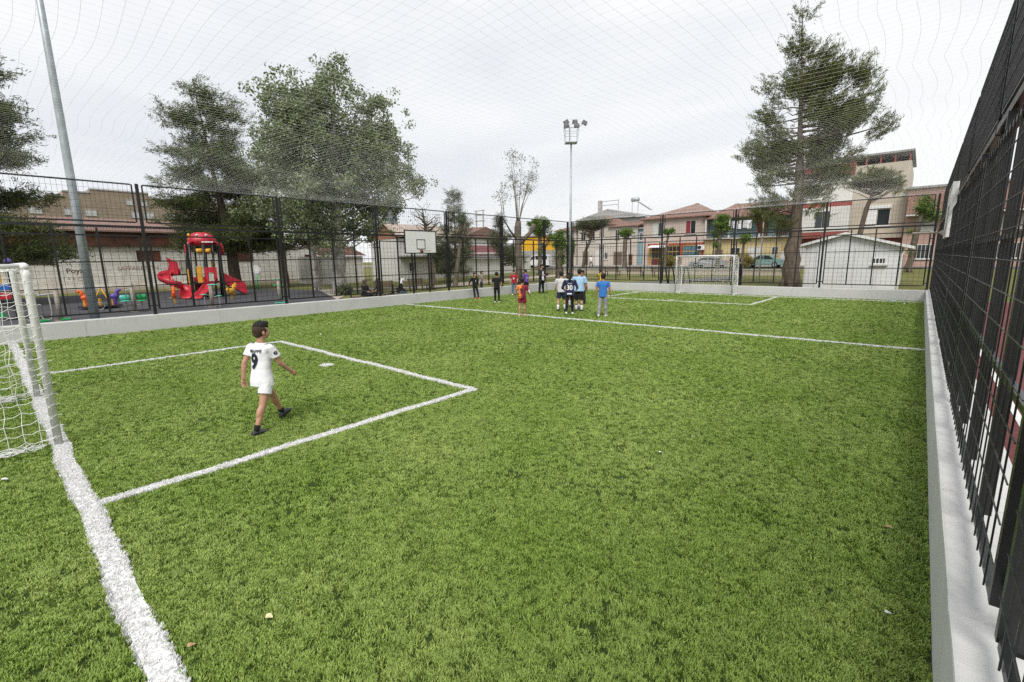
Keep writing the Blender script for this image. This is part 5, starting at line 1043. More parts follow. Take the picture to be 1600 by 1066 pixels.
for cx, m_, f in ((-.95, ORG, -1), (.15, PURP, 1)):
    b = MB(); b.ell((cx, 0, .58), (.20, .13, .16), 12, 8); b.ell((cx + f * .13, 0, .78), (.09, .08, .16), 10, 8); b.ell((cx + f * .22, 0, .90), (.12, .06, .07), 10, 8); b.caps((cx, 0, .15), .09, (cx, 0, .5), .11); link('horse_seat', remesh(b, .02, 3), m_, mg)
    MB().tube([(cx - .08, 0, .12), (cx - .08, 0, .5)], .06, 10).build('seat_post', YEL, mg)
for y in (-.3, .3): MB().tube([(-.75, y, .15), (-.38, y * .4, .98), (-.30, y * .4, .98), (-.02, y, .15)], .03, 8).build('hand_bar', YEL, mg, True)
MB().tube([(-.45 + .17 * math.cos(a), -.88, .18 + .17 * math.sin(a)) for a in np.linspace(0, 6.283, 20, endpoint=False)], .02, 6, closed=True).build('wheel', GALV, mg, True)
def exerciser(label, loc, rz, kind):
    r_ = root('outdoor_exerciser', label, 'exercise machine', loc, rz); MB().tube([(0, 0, -.02), (0, 0, 1.32 if kind != 'step' else 1.08)], .085, 14).build('column', TAUPE, r_, True)
    MB().tube([(0, 0, 0), (0, 0, .03)], .2, 16).build('base_flange', TAUPE, r_)
    if kind == 'seats':
        for s_, m_ in ((-1, TEAL), (1, GRN)):
            MB().ell((s_ * .30, -.15 - .1 * s_, .52), (.20, .20, .035), 14, 8).build('seat', m_, r_, True); MB().loft([((s_ * .30, -.02 + .1, .55), (.19, 0, 0), (0, .03, 0)), ((s_ * .30, .10, .72), (.2, 0, 0), (0, .03, 0)), ((s_ * .30, .12, .80), (.16, 0, 0), (0, .02, 0))], 14).build('seat_back', m_, r_, True)
            MB().tube([(s_ * .06, 0, .3), (s_ * .30, -.12, .32), (s_ * .30, -.14, .50)], .025, 6).build('seat_arm', TAUPE, r_); MB().box(s_ * .30 - .14, s_ * .30 + .14, -.5, -.3, .06, .10).build('foot_rest', GRN, r_, bevel=.01)
        MB().tube([(-.25, 0, .7), (-.22, 0, 1.02), (0, 0, 1.12), (.22, 0, 1.02), (.25, 0, .7)], .02, 6).build('hand_bar', GALV, r_, True)
    elif kind == 'step':
        for s_, z in ((-1, .62), (1, .52)):
            MB().tube([(s_ * .05, 0, z), (s_ * .30, -.05, z)], .025, 6).build('pedal_arm', TAUPE, r_); MB().ell((s_ * .32, -.05, z + .03), (.14, .1, .04), 12, 8).build('pedal', TEAL, r_, True)
        MB().ell((.1, 0, 1.12), (.24, .09, .05), 14, 8).build('hand_grip', TEAL, r_, True)
        for s_ in (-.3, .32): MB().tube([(s_, -.1, .02), (s_, -.1, .55)], .025, 6).build('leg', GALV, r_)
    elif kind == 'hands':
        for s_ in (-1, 1): MB().ell((s_ * .16, -.06, 1.0), (.1, .06, .04)).build('hand_grip', GRN, r_, True)
        MB().box(-.18, .22, -.06, .06, 1.26, 1.33).build('cap', GRN, r_, bevel=.015); MB().box(-.25, .25, -.3, -.05, .05, .1).build('foot_rest', TEAL, r_, bevel=.01)
    else:
        MB().tube([(0, 0, 1.1), (-.25, 0, 1.08), (-.55, 0, 1.05)], .03, 8).build('arm', GALV, r_); MB().tube([(-.22, 0, 1.07), (-.2, -.05, .4), (-.25, -.1, .1), (-.4, -.12, .06)], .03, 8).build('swing_arm', TAUPE, r_, True)
        for x in (-.45, .15): MB().box(x - .14, x + .14, -.2, .1, .02, .09).build('foot_plate', GRN, r_, bevel=.01)
    return r_
exerciser('exercise machine with teal seat and green seat before the white wall', (-27.8, 4.6, 0), 1.407, 'seats'); exerciser('stepper exercise machine with teal pedals in front of the slides', (-27, 7.6, 0), 1.296, 'step')
exerciser('exercise machine with green hand grips beside a fence post', (-25.7, 10.4, 0), 1.186, 'hands'); exerciser('exercise machine with swinging arm and green foot plates beside the near goal', (-26, 1.9, 0), 1.498, 'swing')
pl = root('climbing_frame', 'colourful climbing frame seen through the near goal net', 'climbing frame', (-29, .7, 0), 1.53)
for x, y in ((-.65, -.4), (.15, -.4), (-.65, .5), (.15, .5)): MB().tube([(x, y, 0), (x, y, 2.3)], .05, 8).build('post', BLACKP, pl, True)
for x, m_ in ((-.25, GRN), (.15, PURP)): MB().ell((x, -.4, 2.38), (.13, .13, .16)).build('post_cap', m_, pl, True)
MB().box(-.42, -.12, -.52, -.44, 1.5, 2.05).build('panel', YEL, pl, bevel=.02); MB().box(-.62, .1, -.5, -.44, 1.22, 1.46).build('panel', BLUP, pl, bevel=.02); MB().box(-.62, .1, -.5, -.44, .85, 1.12).build('panel', RED, pl, bevel=.02); MB().box(-.7, .2, -.42, .52, .72, .78).build('platform', BLKP, pl)
MB().box(-.6, -.2, -.55, -.45, .1, .3).build('panel', GRN, pl, bevel=.02)
sg = root('round_sign', 'white disc on a bright green post in the playground', 'sign', (-40, 14.6, 0), 1.22); MB().tube([(0, 0, 0), (0, 0, 1.35)], .05, 10).build('post', GRN, sg, True)
MB().tube([(0, -.06, 1.66), (0, -.02, 1.66)], .34, 28).build('disc', WHPL, sg); MB().tube([(.34 * math.cos(a), -.04, 1.66 + .34 * math.sin(a)) for a in np.linspace(0, 6.283, 28, endpoint=False)], .025, 6, closed=True).build('rim', GALV, sg, True)
def bench(label, loc, rz, back=True, m_=WOOD):
    r_ = root('park_bench', label, 'bench', loc, rz)
    for q in range(4): MB().box(-.8, .8, -.22 + q * .115, -.12 + q * .115, .42, .455).build('slat', m_, r_)
    if back:
        for q in range(3): MB().bar((-.8, .27 + q * .03, .56 + q * .14), (.8, .27 + q * .03, .56 + q * .14), .03, .10).build('back_slat', m_, r_)
    for s_ in (-.65, .65):
        MB().box(s_ - .03, s_ + .03, -.2, -.15, 0, .42).build('leg', BLACKP, r_); MB().bar((s_, .2, 0), (s_, .36, .92), .06, .05).build('leg', BLACKP, r_); MB().box(s_ - .03, s_ + .03, -.15, .23, .385, .417).build('seat_support', BLACKP, r_)
    return r_
bench('backless bench carrying the woman in patterned headscarf', (-21.2, 12.75, 0), R_(-70 + 180), False); bench('backless bench carrying the person in the brown coat', (-21.6, 13.95, 0), R_(110 + 180), False); bench('backless bench carrying the woman in white headscarf', (-21.4, 15.0, 0), R_(-35 + 180), False)
bench('empty wooden bench right of the backboard', (-27.2, 20.8, 0), R_(100)); bench('empty bench behind the seated women', (-25.8, 17.2, 0), R_(95))
for x, lab in ((-21.9, 'leftmost park bench before the cream house'), (-19.6, 'middle park bench before the cream house'), (-17.2, 'rightmost park bench before the cream house')): bench(lab, (x, 39.5, gz(0, 39.5)), R_(180))
# ------------------------------------------------------------------ buildings
def window_x(r_, x0, x1, z0, z1, y, fr=WHPL, gl=GLASS, mull=1, out=-1, d=.06, sill=True):
    """window on a wall facing -Y (out=-1): frame proud of the wall, pane set back, mullions"""
    o = r_.location; t = .06; f = MB(o); ya, yb = y + out * .05, y + out * .002
    a, b = min(ya, yb), max(ya, yb)
    f.box(x0, x1, a, b, z1 - t, z1); f.box(x0, x1, a, b, z0, z0 + t); f.box(x0, x0 + t, a, b, z0 + t, z1 - t); f.box(x1 - t, x1, a, b, z0 + t, z1 - t)
    for i in range(mull): q = x0 + (x1 - x0) * (i + 1) / (mull + 1); f.box(q - .02, q + .02, a + .004, b - .004, z0 + t, z1 - t)
    w_ = f.build('window', fr, r_); MB(o).box(x0 + t, x1 - t, min(y + out * .012, y + out * .022), max(y + out * .012, y + out * .022), z0 + t, z1 - t).build('pane', gl, w_).location = (0, 0, 0)
    if sill: MB(o).box(x0 - .08, x1 + .08, min(y + out * .12, y), max(y + out * .12, y), z0 - .07, z0 - .002).build('sill', PWHT, w_)
    return w_
def window_y(r_, y0, y1, z0, z1, x, fr=WHPL, gl=GLASS, mull=1, out=1):
    o = r_.location; t = .06; f = MB(o); a, b = min(x + out * .05, x + out * .002), max(x + out * .05, x + out * .002)
    f.box(a, b, y0, y1, z1 - t, z1); f.box(a, b, y0, y1, z0, z0 + t); f.box(a, b, y0, y0 + t, z0 + t, z1 - t); f.box(a, b, y1 - t, y1, z0 + t, z1 - t)
    for i in range(mull): q = y0 + (y1 - y0) * (i + 1) / (mull + 1); f.box(a + .004, b - .004, q - .02, q + .02, z0 + t, z1 - t)
    w_ = f.build('window', fr, r_); MB(o).box(min(x + out * .012, x + out * .022), max(x + out * .012, x + out * .022), y0 + t, y1 - t, z0 + t, z1 - t).build('pane', gl, w_); return w_
def door_x(r_, x0, x1, z0, z1, y, m_, out=-1):
    o = r_.location; a, b = min(y + out * .06, y + out * .003), max(y + out * .06, y + out * .003)
    d = MB(o).box(x0, x1, a, b, z0, z1).build('door', m_, r_, bevel=.01); MB(o).ell((x1 - .12, a - .02, z0 + 1.0), (.03, .03, .03), 6, 5).build('handle', GALV, d); return d
def hip_roof(r_, x0, x1, y0, y1, z, h, m_, ridge=None, ov=.35, name='roof'):
    o = r_.location; x0 -= ov; x1 += ov; y0 -= ov; y1 += ov; cy = (y0 + y1) / 2
    rx0, rx1 = ridge if ridge else ((x0 + x1) / 2 - .2, (x0 + x1) / 2 + .2)
    m = MB(o).add([(x0, y0, z), (x1, y0, z), (x1, y1, z), (x0, y1, z), (rx0, cy, z + h), (rx1, cy, z + h), (x0, y0, z - .12), (x1, y0, z - .12), (x1, y1, z - .12), (x0, y1, z - .12)],
                  [(0, 1, 5, 4), (1, 2, 5), (2, 3, 4, 5), (3, 0, 4), (0, 6, 7, 1), (1, 7, 8, 2), (2, 8, 9, 3), (3, 9, 6, 0), (9, 8, 7, 6)]); rf = m.build(name, m_, r_)
    MB(o).bar((rx0, cy, z + h), (rx1, cy, z + h), .2, .12).build('ridge', m_, rf); return rf
def house(label, x0, x1, y, dep, z1, wall, name='house', cat='house'):
    z0 = gz(0, y) - .3; r_ = root(name, label, cat, ((x0 + x1) / 2, y, gz(0, y))); MB(r_.location).box(x0, x1, y, y + dep, z0, z1).build('wall', wall, r_); return r_

# whitewashed works building behind the playground
wb = root('works_building', 'long low whitewashed block building with rusty fascia behind the playground', 'building', (-52, 8, 0)); o_ = wb.location
MB(o_).box(-60, -52, -24, 26.5, -.2, 3.72).build('wall', WBLOCK, wb)
MB(o_).box(-60.05, -51.72, -24.05, 16.0, 3.724, 4.95).build('fascia', RUST, wb)
MB(o_).box(-60.04, -51.9, 16.01, 26.55, 3.724, 3.95).build('coping', CONC, wb)
m = MB(o_).add([(-51.4, -24.2, 4.96), (-51.4, 16.2, 4.96), (-60, 16.2, 6.5), (-60, -24.2, 6.5), (-51.4, -24.2, 5.06), (-51.4, 16.2, 5.06), (-60, 16.2, 6.6), (-60, -24.2, 6.6)], [(3, 2, 1, 0), (4, 5, 6, 7), (0, 1, 5, 4), (1, 2, 6, 5), (2, 3, 7, 6), (3, 0, 4, 7)]); m.build('roof', TILEY, wb)
for y0, y1, z0, z1 in ((2.2, 4.0, 2.3, 3.4), (9.3, 11.0, 2.5, 3.4), (17.0, 18.8, 2.35, 3.45), (-4, -2.2, 2.3, 3.4), (24.2, 25.2, 2.0, 3.0)):
    window_y(wb, y0, y1, z0, z1, -52, RUST, RUST, 0)
for txt, y, z, s_, m_ in (('Poyz', 5.15, 1.75, .55, INKBR), ('1 9 9 C E', 5.05, 1.05, .38, mat('faded_spray_paint', (.36, .30, .26), .9, .2)), ('SAFFARETTIN', 9.3, 1.85, .48, mat('pale_brown_spray_paint', (.34, .26, .22), .9, .2))):
    me = text_mesh(txt, s_, .008)
    for v in me.vertices: v.co = Vector((.006, v.co.x + y - 8, v.co.y + z))
    link('graffiti', me, m_, wb)
m = MB(o_)
for q in range(60): y = 2 + q * .2; m.tube([(-51.5, y + .14 * math.cos(a), 5.3 + .14 * math.sin(a)) for a in np.linspace(0, 6.283, 9, endpoint=False)], .012, 4, closed=True)
m.build('razor_wire', BLACKP, wb)
MB(o_).box(-51.99, -51.4, -20, 26.4, -.1, .25).build('plinth', PBEI, wb)
fb = root('factory_building', 'tall beige block factory rising behind the works building', 'building', (-66, 12, 0)); o_ = fb.location
for y0, y1, z in ((-14, 5.4, 8.6), (5.4, 6.65, 9.1), (6.65, 8.75, 9.57), (8.75, 13.7, 9.95), (13.7, 24, 9.4)): MB(o_).box(-80, -66, y0 + .002, y1 - .002, 0, z).build('wall', BEIBLK, fb); MB(o_).box(-80.05, -65.93, y0, y1, z + .002, z + .14).build('parapet', CONC, fb)
for y in (6.5, 8.1, 11.9, 13.0, 15.0, 16.6, 19, 21, 2, 4): window_y(fb, y, y + .95, 7.25, 7.95, -66, PGRY, CURT, 1)
for y in (11.6, 12.9): window_y(fb, y, y + .6, 8.6, 9.2, -66, PGRY, CURT, 0)
tb_ = root('tower_block', 'far grey office tower left of the backboard', 'building', (-240, 165, 0)); o_ = tb_.location
MB(o_).box(-252, -240, 163.9, 170.2, 0, 36.2).build('tower_wall', mat('tower_glass', (.20, .22, .25), .3, .12, .06, spec=.6), tb_); MB(o_).box(-252, -240.5, 160.6, 163.88, 0, 34).build('tower_wing', mat('tower_pale_cladding', (.45, .46, .48), .6, .05, .05), tb_)
for i in range(11): MB(o_).box(-252.1, -239.9, 160.5, 170.3, 3 + i * 3, 3.4 + i * 3).build('floor_band', PGRY, tb_)
# brick gable house with white yard wall
gh = root('gable_house', 'old house with red brick gable and pale tile roof behind the backboard', 'house', (-40, 31, 0)); o_ = gh.location
MB(o_).box(-43, -38.2, 27, 36, -.2, 4.3).build('wall', PWHT, gh); REDX = blockwork('red_brickwork_x', (.34, .13, .075), (.30, .22, .17), .25, .09, (.30, .16, .11), 'X')
MB(o_).prism([(-43, 26.97, 4.3), (-38.2, 26.97, 4.3), (-38.2, 26.97, 4.55), (-40.2, 26.97, 5.72), (-43, 26.97, 4.3)][:4], (0, .25, 0)).build('gable', REDX, gh)
m = MB(o_).add([(-37.9, 26.7, 4.45), (-37.9, 36.3, 4.45), (-40.2, 36.3, 5.8), (-40.2, 26.7, 5.8), (-43.4, 26.7, 4.2), (-43.4, 36.3, 4.2)], [(0, 1, 2, 3), (3, 2, 5, 4)]); m.build('roof', mat('weathered_pale_tiles', (.40, .33, .28), .9, .3, 1.6, .5, 18), gh)
MB(o_).box(-38.195, -37.2, 27, 36, 2.55, 2.68).build('canopy', PGRY, gh); window_y(gh, 28.1, 29.0, 1.05, 2.0, -38.2, PWHT, GLASS, 2); window_y(gh, 31.5, 32.3, .8, 2.2, -38.2, RUST, RUST, 0)
sh_ = root('roofed_shed', 'brown tiled shed roof beside the whitewashed wall', 'shed', (-44, 24.2, 0)); o_ = sh_.location; MB(o_).box(-48, -43, 21.6, 26.0, -.2, 2.7).build('wall', WBLOCK, sh_); m = MB(o_).add([(-42.7, 21.3, 2.75), (-42.7, 26.3, 2.75), (-48, 26.3, 4.3), (-48, 21.3, 4.3)], [(0, 1, 2, 3)]); m.build('roof', RUST, sh_)
yw = root('yard_wall', 'low white yard wall with corrugated capping', 'wall', (-38, 40, gz(0, 40))); o_ = yw.location; MB(o_).box(-38.4, -38, 33.2, 47, -.2, 2.25).build('wall', PWHT, yw); m = MB(o_)
for i in range(17): m.box(-38.9, -37.6, 33.6 + i * .5, 34.05 + i * .5, 2.27 + .03 * (i % 2), 2.33 + .03 * (i % 2))
m.build('corrugated_capping', CONC, yw)
mr = root('maroon_roofed_shed', 'shed with dark maroon roof behind the yard wall', 'shed', (-41, 41, gz(0, 41))); o_ = mr.location; MB(o_).box(-44, -39.4, 36, 46, 0, 3.0).build('wall', PWHT, mr); MB(o_).add([(-39.2, 35.6, 2.75), (-39.2, 46.3, 2.75), (-42, 46.3, 3.9), (-42, 35.6, 3.9)], [(0, 1, 2, 3)]).build('roof', MAROON, mr)
wg = root('white_gabled_house', 'white house with shallow red roof behind the conifers', 'house', (-52, 52, gz(0, 52))); o_ = wg.location; MB(o_).box(-60, -50, 46, 56, 0, 5.2).build('wall', PWHT, wg); MB(o_).add([(-49.7, 45.5, 5.2), (-49.7, 51, 7.0), (-60, 51, 7.0), (-60, 45.5, 5.2), (-49.7, 56.5, 5.2), (-60, 56.5, 5.2), ], [(0, 1, 2, 3), (1, 4, 5, 2), (0, 4, 1)]).build('roof', TILEY, wg); window_y(wg, 49, 50.2, 3, 4.3, -50); window_y(wg, 52, 53.2, 3, 4.3, -50)
ys_ = house('bright yellow depot hall behind the pollarded tree', -56, -46.4, 66.5, 8, 6.1, mat('bright_yellow_cladding', (.72, .40, .02), .6, .08, 1), 'depot_hall', 'building'); MB(ys_.location).box(-56.2, -46.2, 66.2, 74.6, 6.11, 6.3).build('roof', PGRY, ys_); MB(ys_.location).box(-55.8, -46.6, 66.3, 66.497, .7, 3.6).build('lower_wall', PGRY, ys_)
# street of houses beyond the far fence
Yh = 64.0; OCH = mat('ochre_shop_paint', (.46, .30, .07), .7, .25, 2)
h1 = house('narrow cream house with balcony at the left end of the street', -46.1, -42.2, Yh, 9, 6.6, PCREAM); o_ = h1.location
hip_roof(h1, -46.1, -42.2, Yh, Yh + 9, 6.62, 1.2, TILEX)
for x in (-45.6, -44.0): window_x(h1, x, x + 1.0, 4.5, 6.0, Yh, PWHT)
window_x(h1, -45.4, -44.4, 1.5, 2.8, Yh, PWHT); door_x(h1, -43.7, -42.8, .8, 2.9, Yh, WOOD); MB(o_).box(-46.0, -42.4, Yh - .9, Yh - .005, 3.9, 4.05).build('balcony_floor', CONC, h1); m = MB(o_)
for q in range(12): m.tube([(-45.9 + q * .31, Yh - .85, 4.05), (-45.9 + q * .31, Yh - .85, 4.8)], .05, 6)
m.box(-46.0, -42.4, Yh - .92, Yh - .78, 4.8, 4.9); m.build('balustrade', PCREAM, h1)
h2 = house('long cream house with patched walls and orange hip roof', -41.9, -31.6, Yh, 9, 6.75, PCREAM); o_ = h2.location
hip_roof(h2, -41.9, -36.4, Yh, Yh + 9, 7.2, 1.5, TILEX, (-40.2, -38.2)); hip_roof(h2, -36.0, -31.6, Yh, Yh + 9, 6.77, .8, TILEX, (-35.5, -32))
MB(o_).box(-41.9, -36.2, Yh + .01, Yh + 9, 6.75, 7.07).build('upper_wall', PCREAM, h2)
for x0, x1, z0, z1 in ((-41.3, -40.4, 4.8, 6.2), (-39.6, -38.7, 4.8, 6.2), (-35.2, -34.5, 4.9, 6.3), (-33.4, -32.8, 4.9, 6.2), (-32.3, -31.95, 5.3, 5.9)): window_x(h2, x0, x1, z0, z1, Yh, PWHT)
for x0, x1, z1, m_ in ((-40.9, -39.9, 3.2, WOOD), (-38.6, -37.6, 3.3, PWHT), (-35.4, -34.0, 3.0, WOOD), (-32.9, -32.3, 2.6, RUST)): door_x(h2, x0, x1, .75, z1, Yh, m_)
window_x(h2, -37.0, -36.4, 1.9, 3.0, Yh, PWHT); MB(o_).box(-41.95, -31.55, Yh - .06, Yh - .003, 3.85, 3.98).build('string_course', PCREAM, h2)
gb = root('grey_roofed_hall', 'big hall with pale grey gable roof behind the cream house', 'building', (-37, 76, gz(0, 66))); o_ = gb.location; MB(o_).box(-49, -36.2, 75, 88, 0, 8.9).build('wall', PGRY, gb)
MB(o_).add([(-49.5, 74.5, 9.0), (-42.6, 74.5, 10.6), (-35.7, 74.5, 9.0), (-49.5, 88.5, 9.0), (-42.6, 88.5, 10.6), (-35.7, 88.5, 9.0)], [(0, 1, 4, 3), (1, 2, 5, 4), (0, 2, 1)]).build('roof', TILEG, gb)
MB(o_).box(-44.8, -44.2, 74.8, 75.4, 10.2, 12.2).build('chimney', CONC, gb); m = MB(o_)
for z in (11.3, 12.0): m.tube([(-44.2, 75, z), (-40.8, 75, z)], .06, 6)
m.tube([(-40.8, 75, 10.3), (-40.8, 75, 12.1)], .06, 6); m.build('pipe_frame', GALV, gb)
sw_ = root('solar_water_heater', 'solar water heater with small tank on the grey hall', 'water heater', (-38, 76.5, 9.4)); o_ = sw_.location; m = MB(o_)
for x in (-38.7, -37.6): m.tube([(x, 76, 9.4), (x, 76.0, 11.6)], .05, 5)
m.build('frame', GALV, sw_); MB(o_).tube([(-38.8, 76, 11.9), (-37.5, 76, 11.9)], .35, 14).build('tank', GALV, sw_, True); MB(o_).bar((-37.4, 76, 11.4), (-35.2, 76, 10.0), 1.0, .08).build('collector', GLASS, sw_)
h3 = house('narrow faded blue house beside the shop', -31.58, -30.72, Yh + .3, 8, 6.2, PBLU); MB(h3.location).box(-31.6, -30.7, Yh, Yh + 8, 6.21, 6.4).build('roof', CONC, h3); door_x(h3, -31.45, -30.85, .8, 3.0, Yh + .3, PBLU); window_x(h3, -31.4, -30.9, 4.5, 5.7, Yh + .3)
h4 = house('pink-beige house with hip roof above a colourful shop front', -30.7, -22.0, Yh, 10, 7.45, PPINK); o_ = h4.location
hip_roof(h4, -30.7, -22.0, Yh, Yh + 10, 7.47, 2.1, TILEX, (-25.3, -24.8), .5)
window_x(h4, -29.3, -27.6, 5.0, 6.9, Yh, PWHT, GLASS, 1); window_x(h4, -24.6, -23.2, 5.2, 6.95, Yh, PWHT, GLASS, 1)
MB(o_).box(-29.22, -28.5, Yh - .034, Yh - .024, 5.08, 6.8).build('blind', CURT, h4); MB(o_).box(-24.52, -23.95, Yh - .034, Yh - .024, 5.28, 6.88).build('red_curtain', mat('red_curtain_cloth', (.25, .03, .04), .8, .2, 5), h4)
MB(o_).box(-29.9, -22.02, Yh - .08, Yh - .003, 3.75, 4.0).build('shop_fascia', mat('red_ochre_paint', (.30, .07, .03), .7, .3, 2), h4)
for x0, x1, mu in ((-29.3, -27.8, 2), (-27.3, -25.2, 3), (-24.8, -22.5, 4)): window_x(h4, x0, x1, 2.1 if x0 > -28 else 1.9, 3.65, Yh - .01, OCH, GLASS if mu != 4 else mat('shop_blue_pane', (.06, .14, .20), .15, .4, 1.2), mu, sill=False); MB(o_).box(x0, x1, Yh - .05, Yh - .006, 2.82, 2.9).build('glazing_bar', OCH, h4)
for x in (-29.62, -27.55, -24.98, -22.22): MB(o_).box(x - .17, x + .17, Yh - .07, Yh - .004, .8, 3.74).build('pilaster', OCH if x < -26 else MATS['red_ochre_paint'], h4)
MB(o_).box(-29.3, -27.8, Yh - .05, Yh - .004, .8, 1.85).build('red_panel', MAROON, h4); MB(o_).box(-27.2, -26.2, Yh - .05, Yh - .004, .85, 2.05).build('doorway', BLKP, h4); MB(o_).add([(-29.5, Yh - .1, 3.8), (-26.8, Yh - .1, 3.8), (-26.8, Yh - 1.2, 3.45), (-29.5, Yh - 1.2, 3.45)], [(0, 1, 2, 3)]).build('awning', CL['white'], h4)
ac = MB(o_).box(-22.7, -21.85, Yh - .45, Yh - .09, 3.0, 3.65).build('air_conditioner', WHPL, h4, bevel=.02); MB(o_).tube([(-22.45, Yh - .452, 3.32), (-22.45, Yh - .47, 3.32)], .24, 18).build('fan_grille', BLKP, ac)
h5 = house('yellow house with washing on its upper balcony', -21.95, -11.4, Yh, 10, 4.25, PYEL); o_ = h5.location
MB(o_).box(-21.95, -11.4, Yh + 1.5, Yh + 10, 4.26, 7.0).build('upper_wall', PBLU, h5); hip_roof(h5, -21.95, -11.4, Yh, Yh + 10, 7.02, 2.0, TILEX, (-20.0, -13.6), .4)
MB(o_).box(-22.0, -11.35, Yh - .5, Yh + 1.49, 4.27, 4.42).build('balcony_floor', PBEI, h5); m = MB(o_)
for q in range(52): m.tube([(-21.8 + q * .2, Yh - .42, 4.42), (-21.8 + q * .2, Yh - .42, 5.25)], .015, 4)
m.bar((-21.9, Yh - .42, 5.26), (-11.5, Yh - .42, 5.26), .05, .05); m.build('balcony_railing', GALV, h5)
for x in (-21.85, -18.9, -15.4, -11.5): MB(o_).box(x - .09, x + .09, Yh - .3, Yh - .12, 4.43, 7.0).build('balcony_post', PWHT, h5)
for x in (-21.3, -16.0, -13.9): window_x(h5, x, x + 1.2, 4.6, 6.4, Yh + 1.5, RUST, mat('brown_shutter_%d' % int(-x), (.16, .05, .035), .7, .2), 1, sill=False)
for i, (x, c) in enumerate(((-18.6, 'white'), (-18.0, 'white'), (-17.3, 'lightgrey'), (-16.8, 'white'), (-19.6, 'red'))): MB(o_).box(x, x + .5, Yh - .29, Yh - .27, 5.6 - .1 * (i % 2), 6.5).build('washing', CL[c], h5)
for x0, x1, z0, z1, g_ in ((-18.6, -17.5, 1.9, 3.2, GLASS), (-16.6, -14.9, 1.6, 3.2, CURT), (-13.9, -13.2, 2.2, 3.2, GLASS)): window_x(h5, x0, x1, z0, z1, Yh, PWHT, g_)
MB(o_).box(-12.9, -11.8, Yh - .04, Yh - .004, 1.2, 2.6).build('white_board', WHPL, h5); door_x(h5, -20.6, -19.6, .8, 3.0, Yh, WOOD)
h6 = house('white house with maroon bands beside the beige block', -11.3, -6.22, Yh - 2, 11, 11.6, PWHT); o_ = h6.location; yf = Yh - 2
for z0, z1 in ((3.3, 4.6), (7.25, 7.75), (10.4, 11.62)): MB(o_).box(-11.32, -6.2, yf - .05, yf - .003, z0, z1).build('maroon_band', PMAR, h6)
MB(o_).box(-11.3, -6.24, yf - .9, yf - .055, 4.6, 7.2).build('upper_bay', PWHT, h6); MB(o_).box(-11.3, -6.24, yf - .9, yf - .055, 3.95, 4.58).build('bay_skirt', PMAR, h6)
window_x(h6, -9.3, -7.9, 4.95, 6.8, yf - .9, PWHT, GLASS, 1); window_x(h6, -10.6, -9.2, 8.2, 9.8, yf, PWHT, GLASS, 1)
h7 = house('tall beige block with open attic under its roof', -6.2, -1.75, Yh - 2, 12, 11.2, PBEI); o_ = h7.location
for x in np.linspace(-11.1, -1.9, 9): MB(o_).box(x - .07, x + .07, yf + .05, yf + .2, 11.65 if x < -6.3 else 11.21, 12.05).build('attic_post', PMAR, h7)
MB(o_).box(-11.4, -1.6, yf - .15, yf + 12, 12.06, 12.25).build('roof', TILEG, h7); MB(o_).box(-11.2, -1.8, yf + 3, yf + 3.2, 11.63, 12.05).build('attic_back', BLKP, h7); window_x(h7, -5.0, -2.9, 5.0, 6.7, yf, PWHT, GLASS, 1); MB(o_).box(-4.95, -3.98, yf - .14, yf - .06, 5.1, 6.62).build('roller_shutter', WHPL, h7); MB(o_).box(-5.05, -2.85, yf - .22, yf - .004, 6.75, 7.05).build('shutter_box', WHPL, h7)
MB(o_).box(-6.21, -1.74, yf - .6, yf - .003, 3.75, 4.1).build('floor_ledge', PBEI, h7); MB(o_).box(-6.19, -1.76, yf - .03, yf - .004, .8, 3.74).build('ground_floor_panel', PMAR, h7); window_x(h7, -5.6, -4.4, 1.9, 3.2, yf - .03, PWHT, GLASS, 3); window_x(h7, -3.6, -2.6, 9.0, 9.7, yf, PWHT, GLASS, 0)
h8 = house('salmon pink house with red tiled lean-to roof', -1.7, 7.5, Yh - 3, 12, 8.3, PSAL); o_ = h8.location; ye = Yh - 3
MB(o_).add([(-1.6, ye - .03, 7.9), (7.6, ye - .03, 7.9), (7.6, ye - 1.3, 5.9), (-1.6, ye - 1.3, 5.9)], [(0, 3, 2, 1)]).build('lean_to_roof', TILEX, h8); MB(o_).box(-1.6, 7.6, ye - 1.25, ye - .005, 5.7, 5.85).build('lean_to_soffit', PWHT, h8); MB(o_).box(-1.9, 7.8, ye - .3, ye + 12, 8.31, 8.5).build('roof', TILEG, h8)
for x in (-.75, 2.2, 5.0): window_x(h8, x, x + 1.5, 1.6, 3.0, ye, PWHT, GLASS, 4); window_x(h8, x, x + 1.5, 4.2, 5.5, ye, PWHT, CURT, 2)
# apartment houses seen through the right fence
ab = root('apartment_block', 'orange and pink flats seen through the right fence', 'building', (13, 35, 0)); o_ = ab.location
for i, (y0, y1, m_, h_) in enumerate(((12, 20, PORG, 10), (20, 27, PSAL, 9), (27, 34, PORG, 10.5), (34, 42, PWHT, 9), (42, 56, PSAL, 9.5))):
    MB(o_).box(12.5 + .4 * (i % 2), 22, y0 + .003, y1 - .003, -.2, h_).build('wall', m_, ab); MB(o_).box(12.0, 22.2, y0, y1, h_ + .003, h_ + .22).build('roof', PGRY, ab)
    x_ = 12.5 + .4 * (i % 2)
    for fl in range(3):
        for yy in (y0 + 1.2, y0 + 4.2): window_y(ab, yy, yy + 1.5, 1.2 + fl * 2.9, 2.7 + fl * 2.9, x_, PWHT, GLASS if (fl + i) % 2 else CURT, 1, -1)
        MB(o_).box(x_ - .06, x_ - .003, y0 + .1, y1 - .1, 3.1 + fl * 2.9, 3.3 + fl * 2.9).build('floor_band', PWHT, ab)
bk_ = root('plank_bench', 'long pale plank bench outside the right fence', 'bench', (1.6, 5.2, 0)); o_ = bk_.location
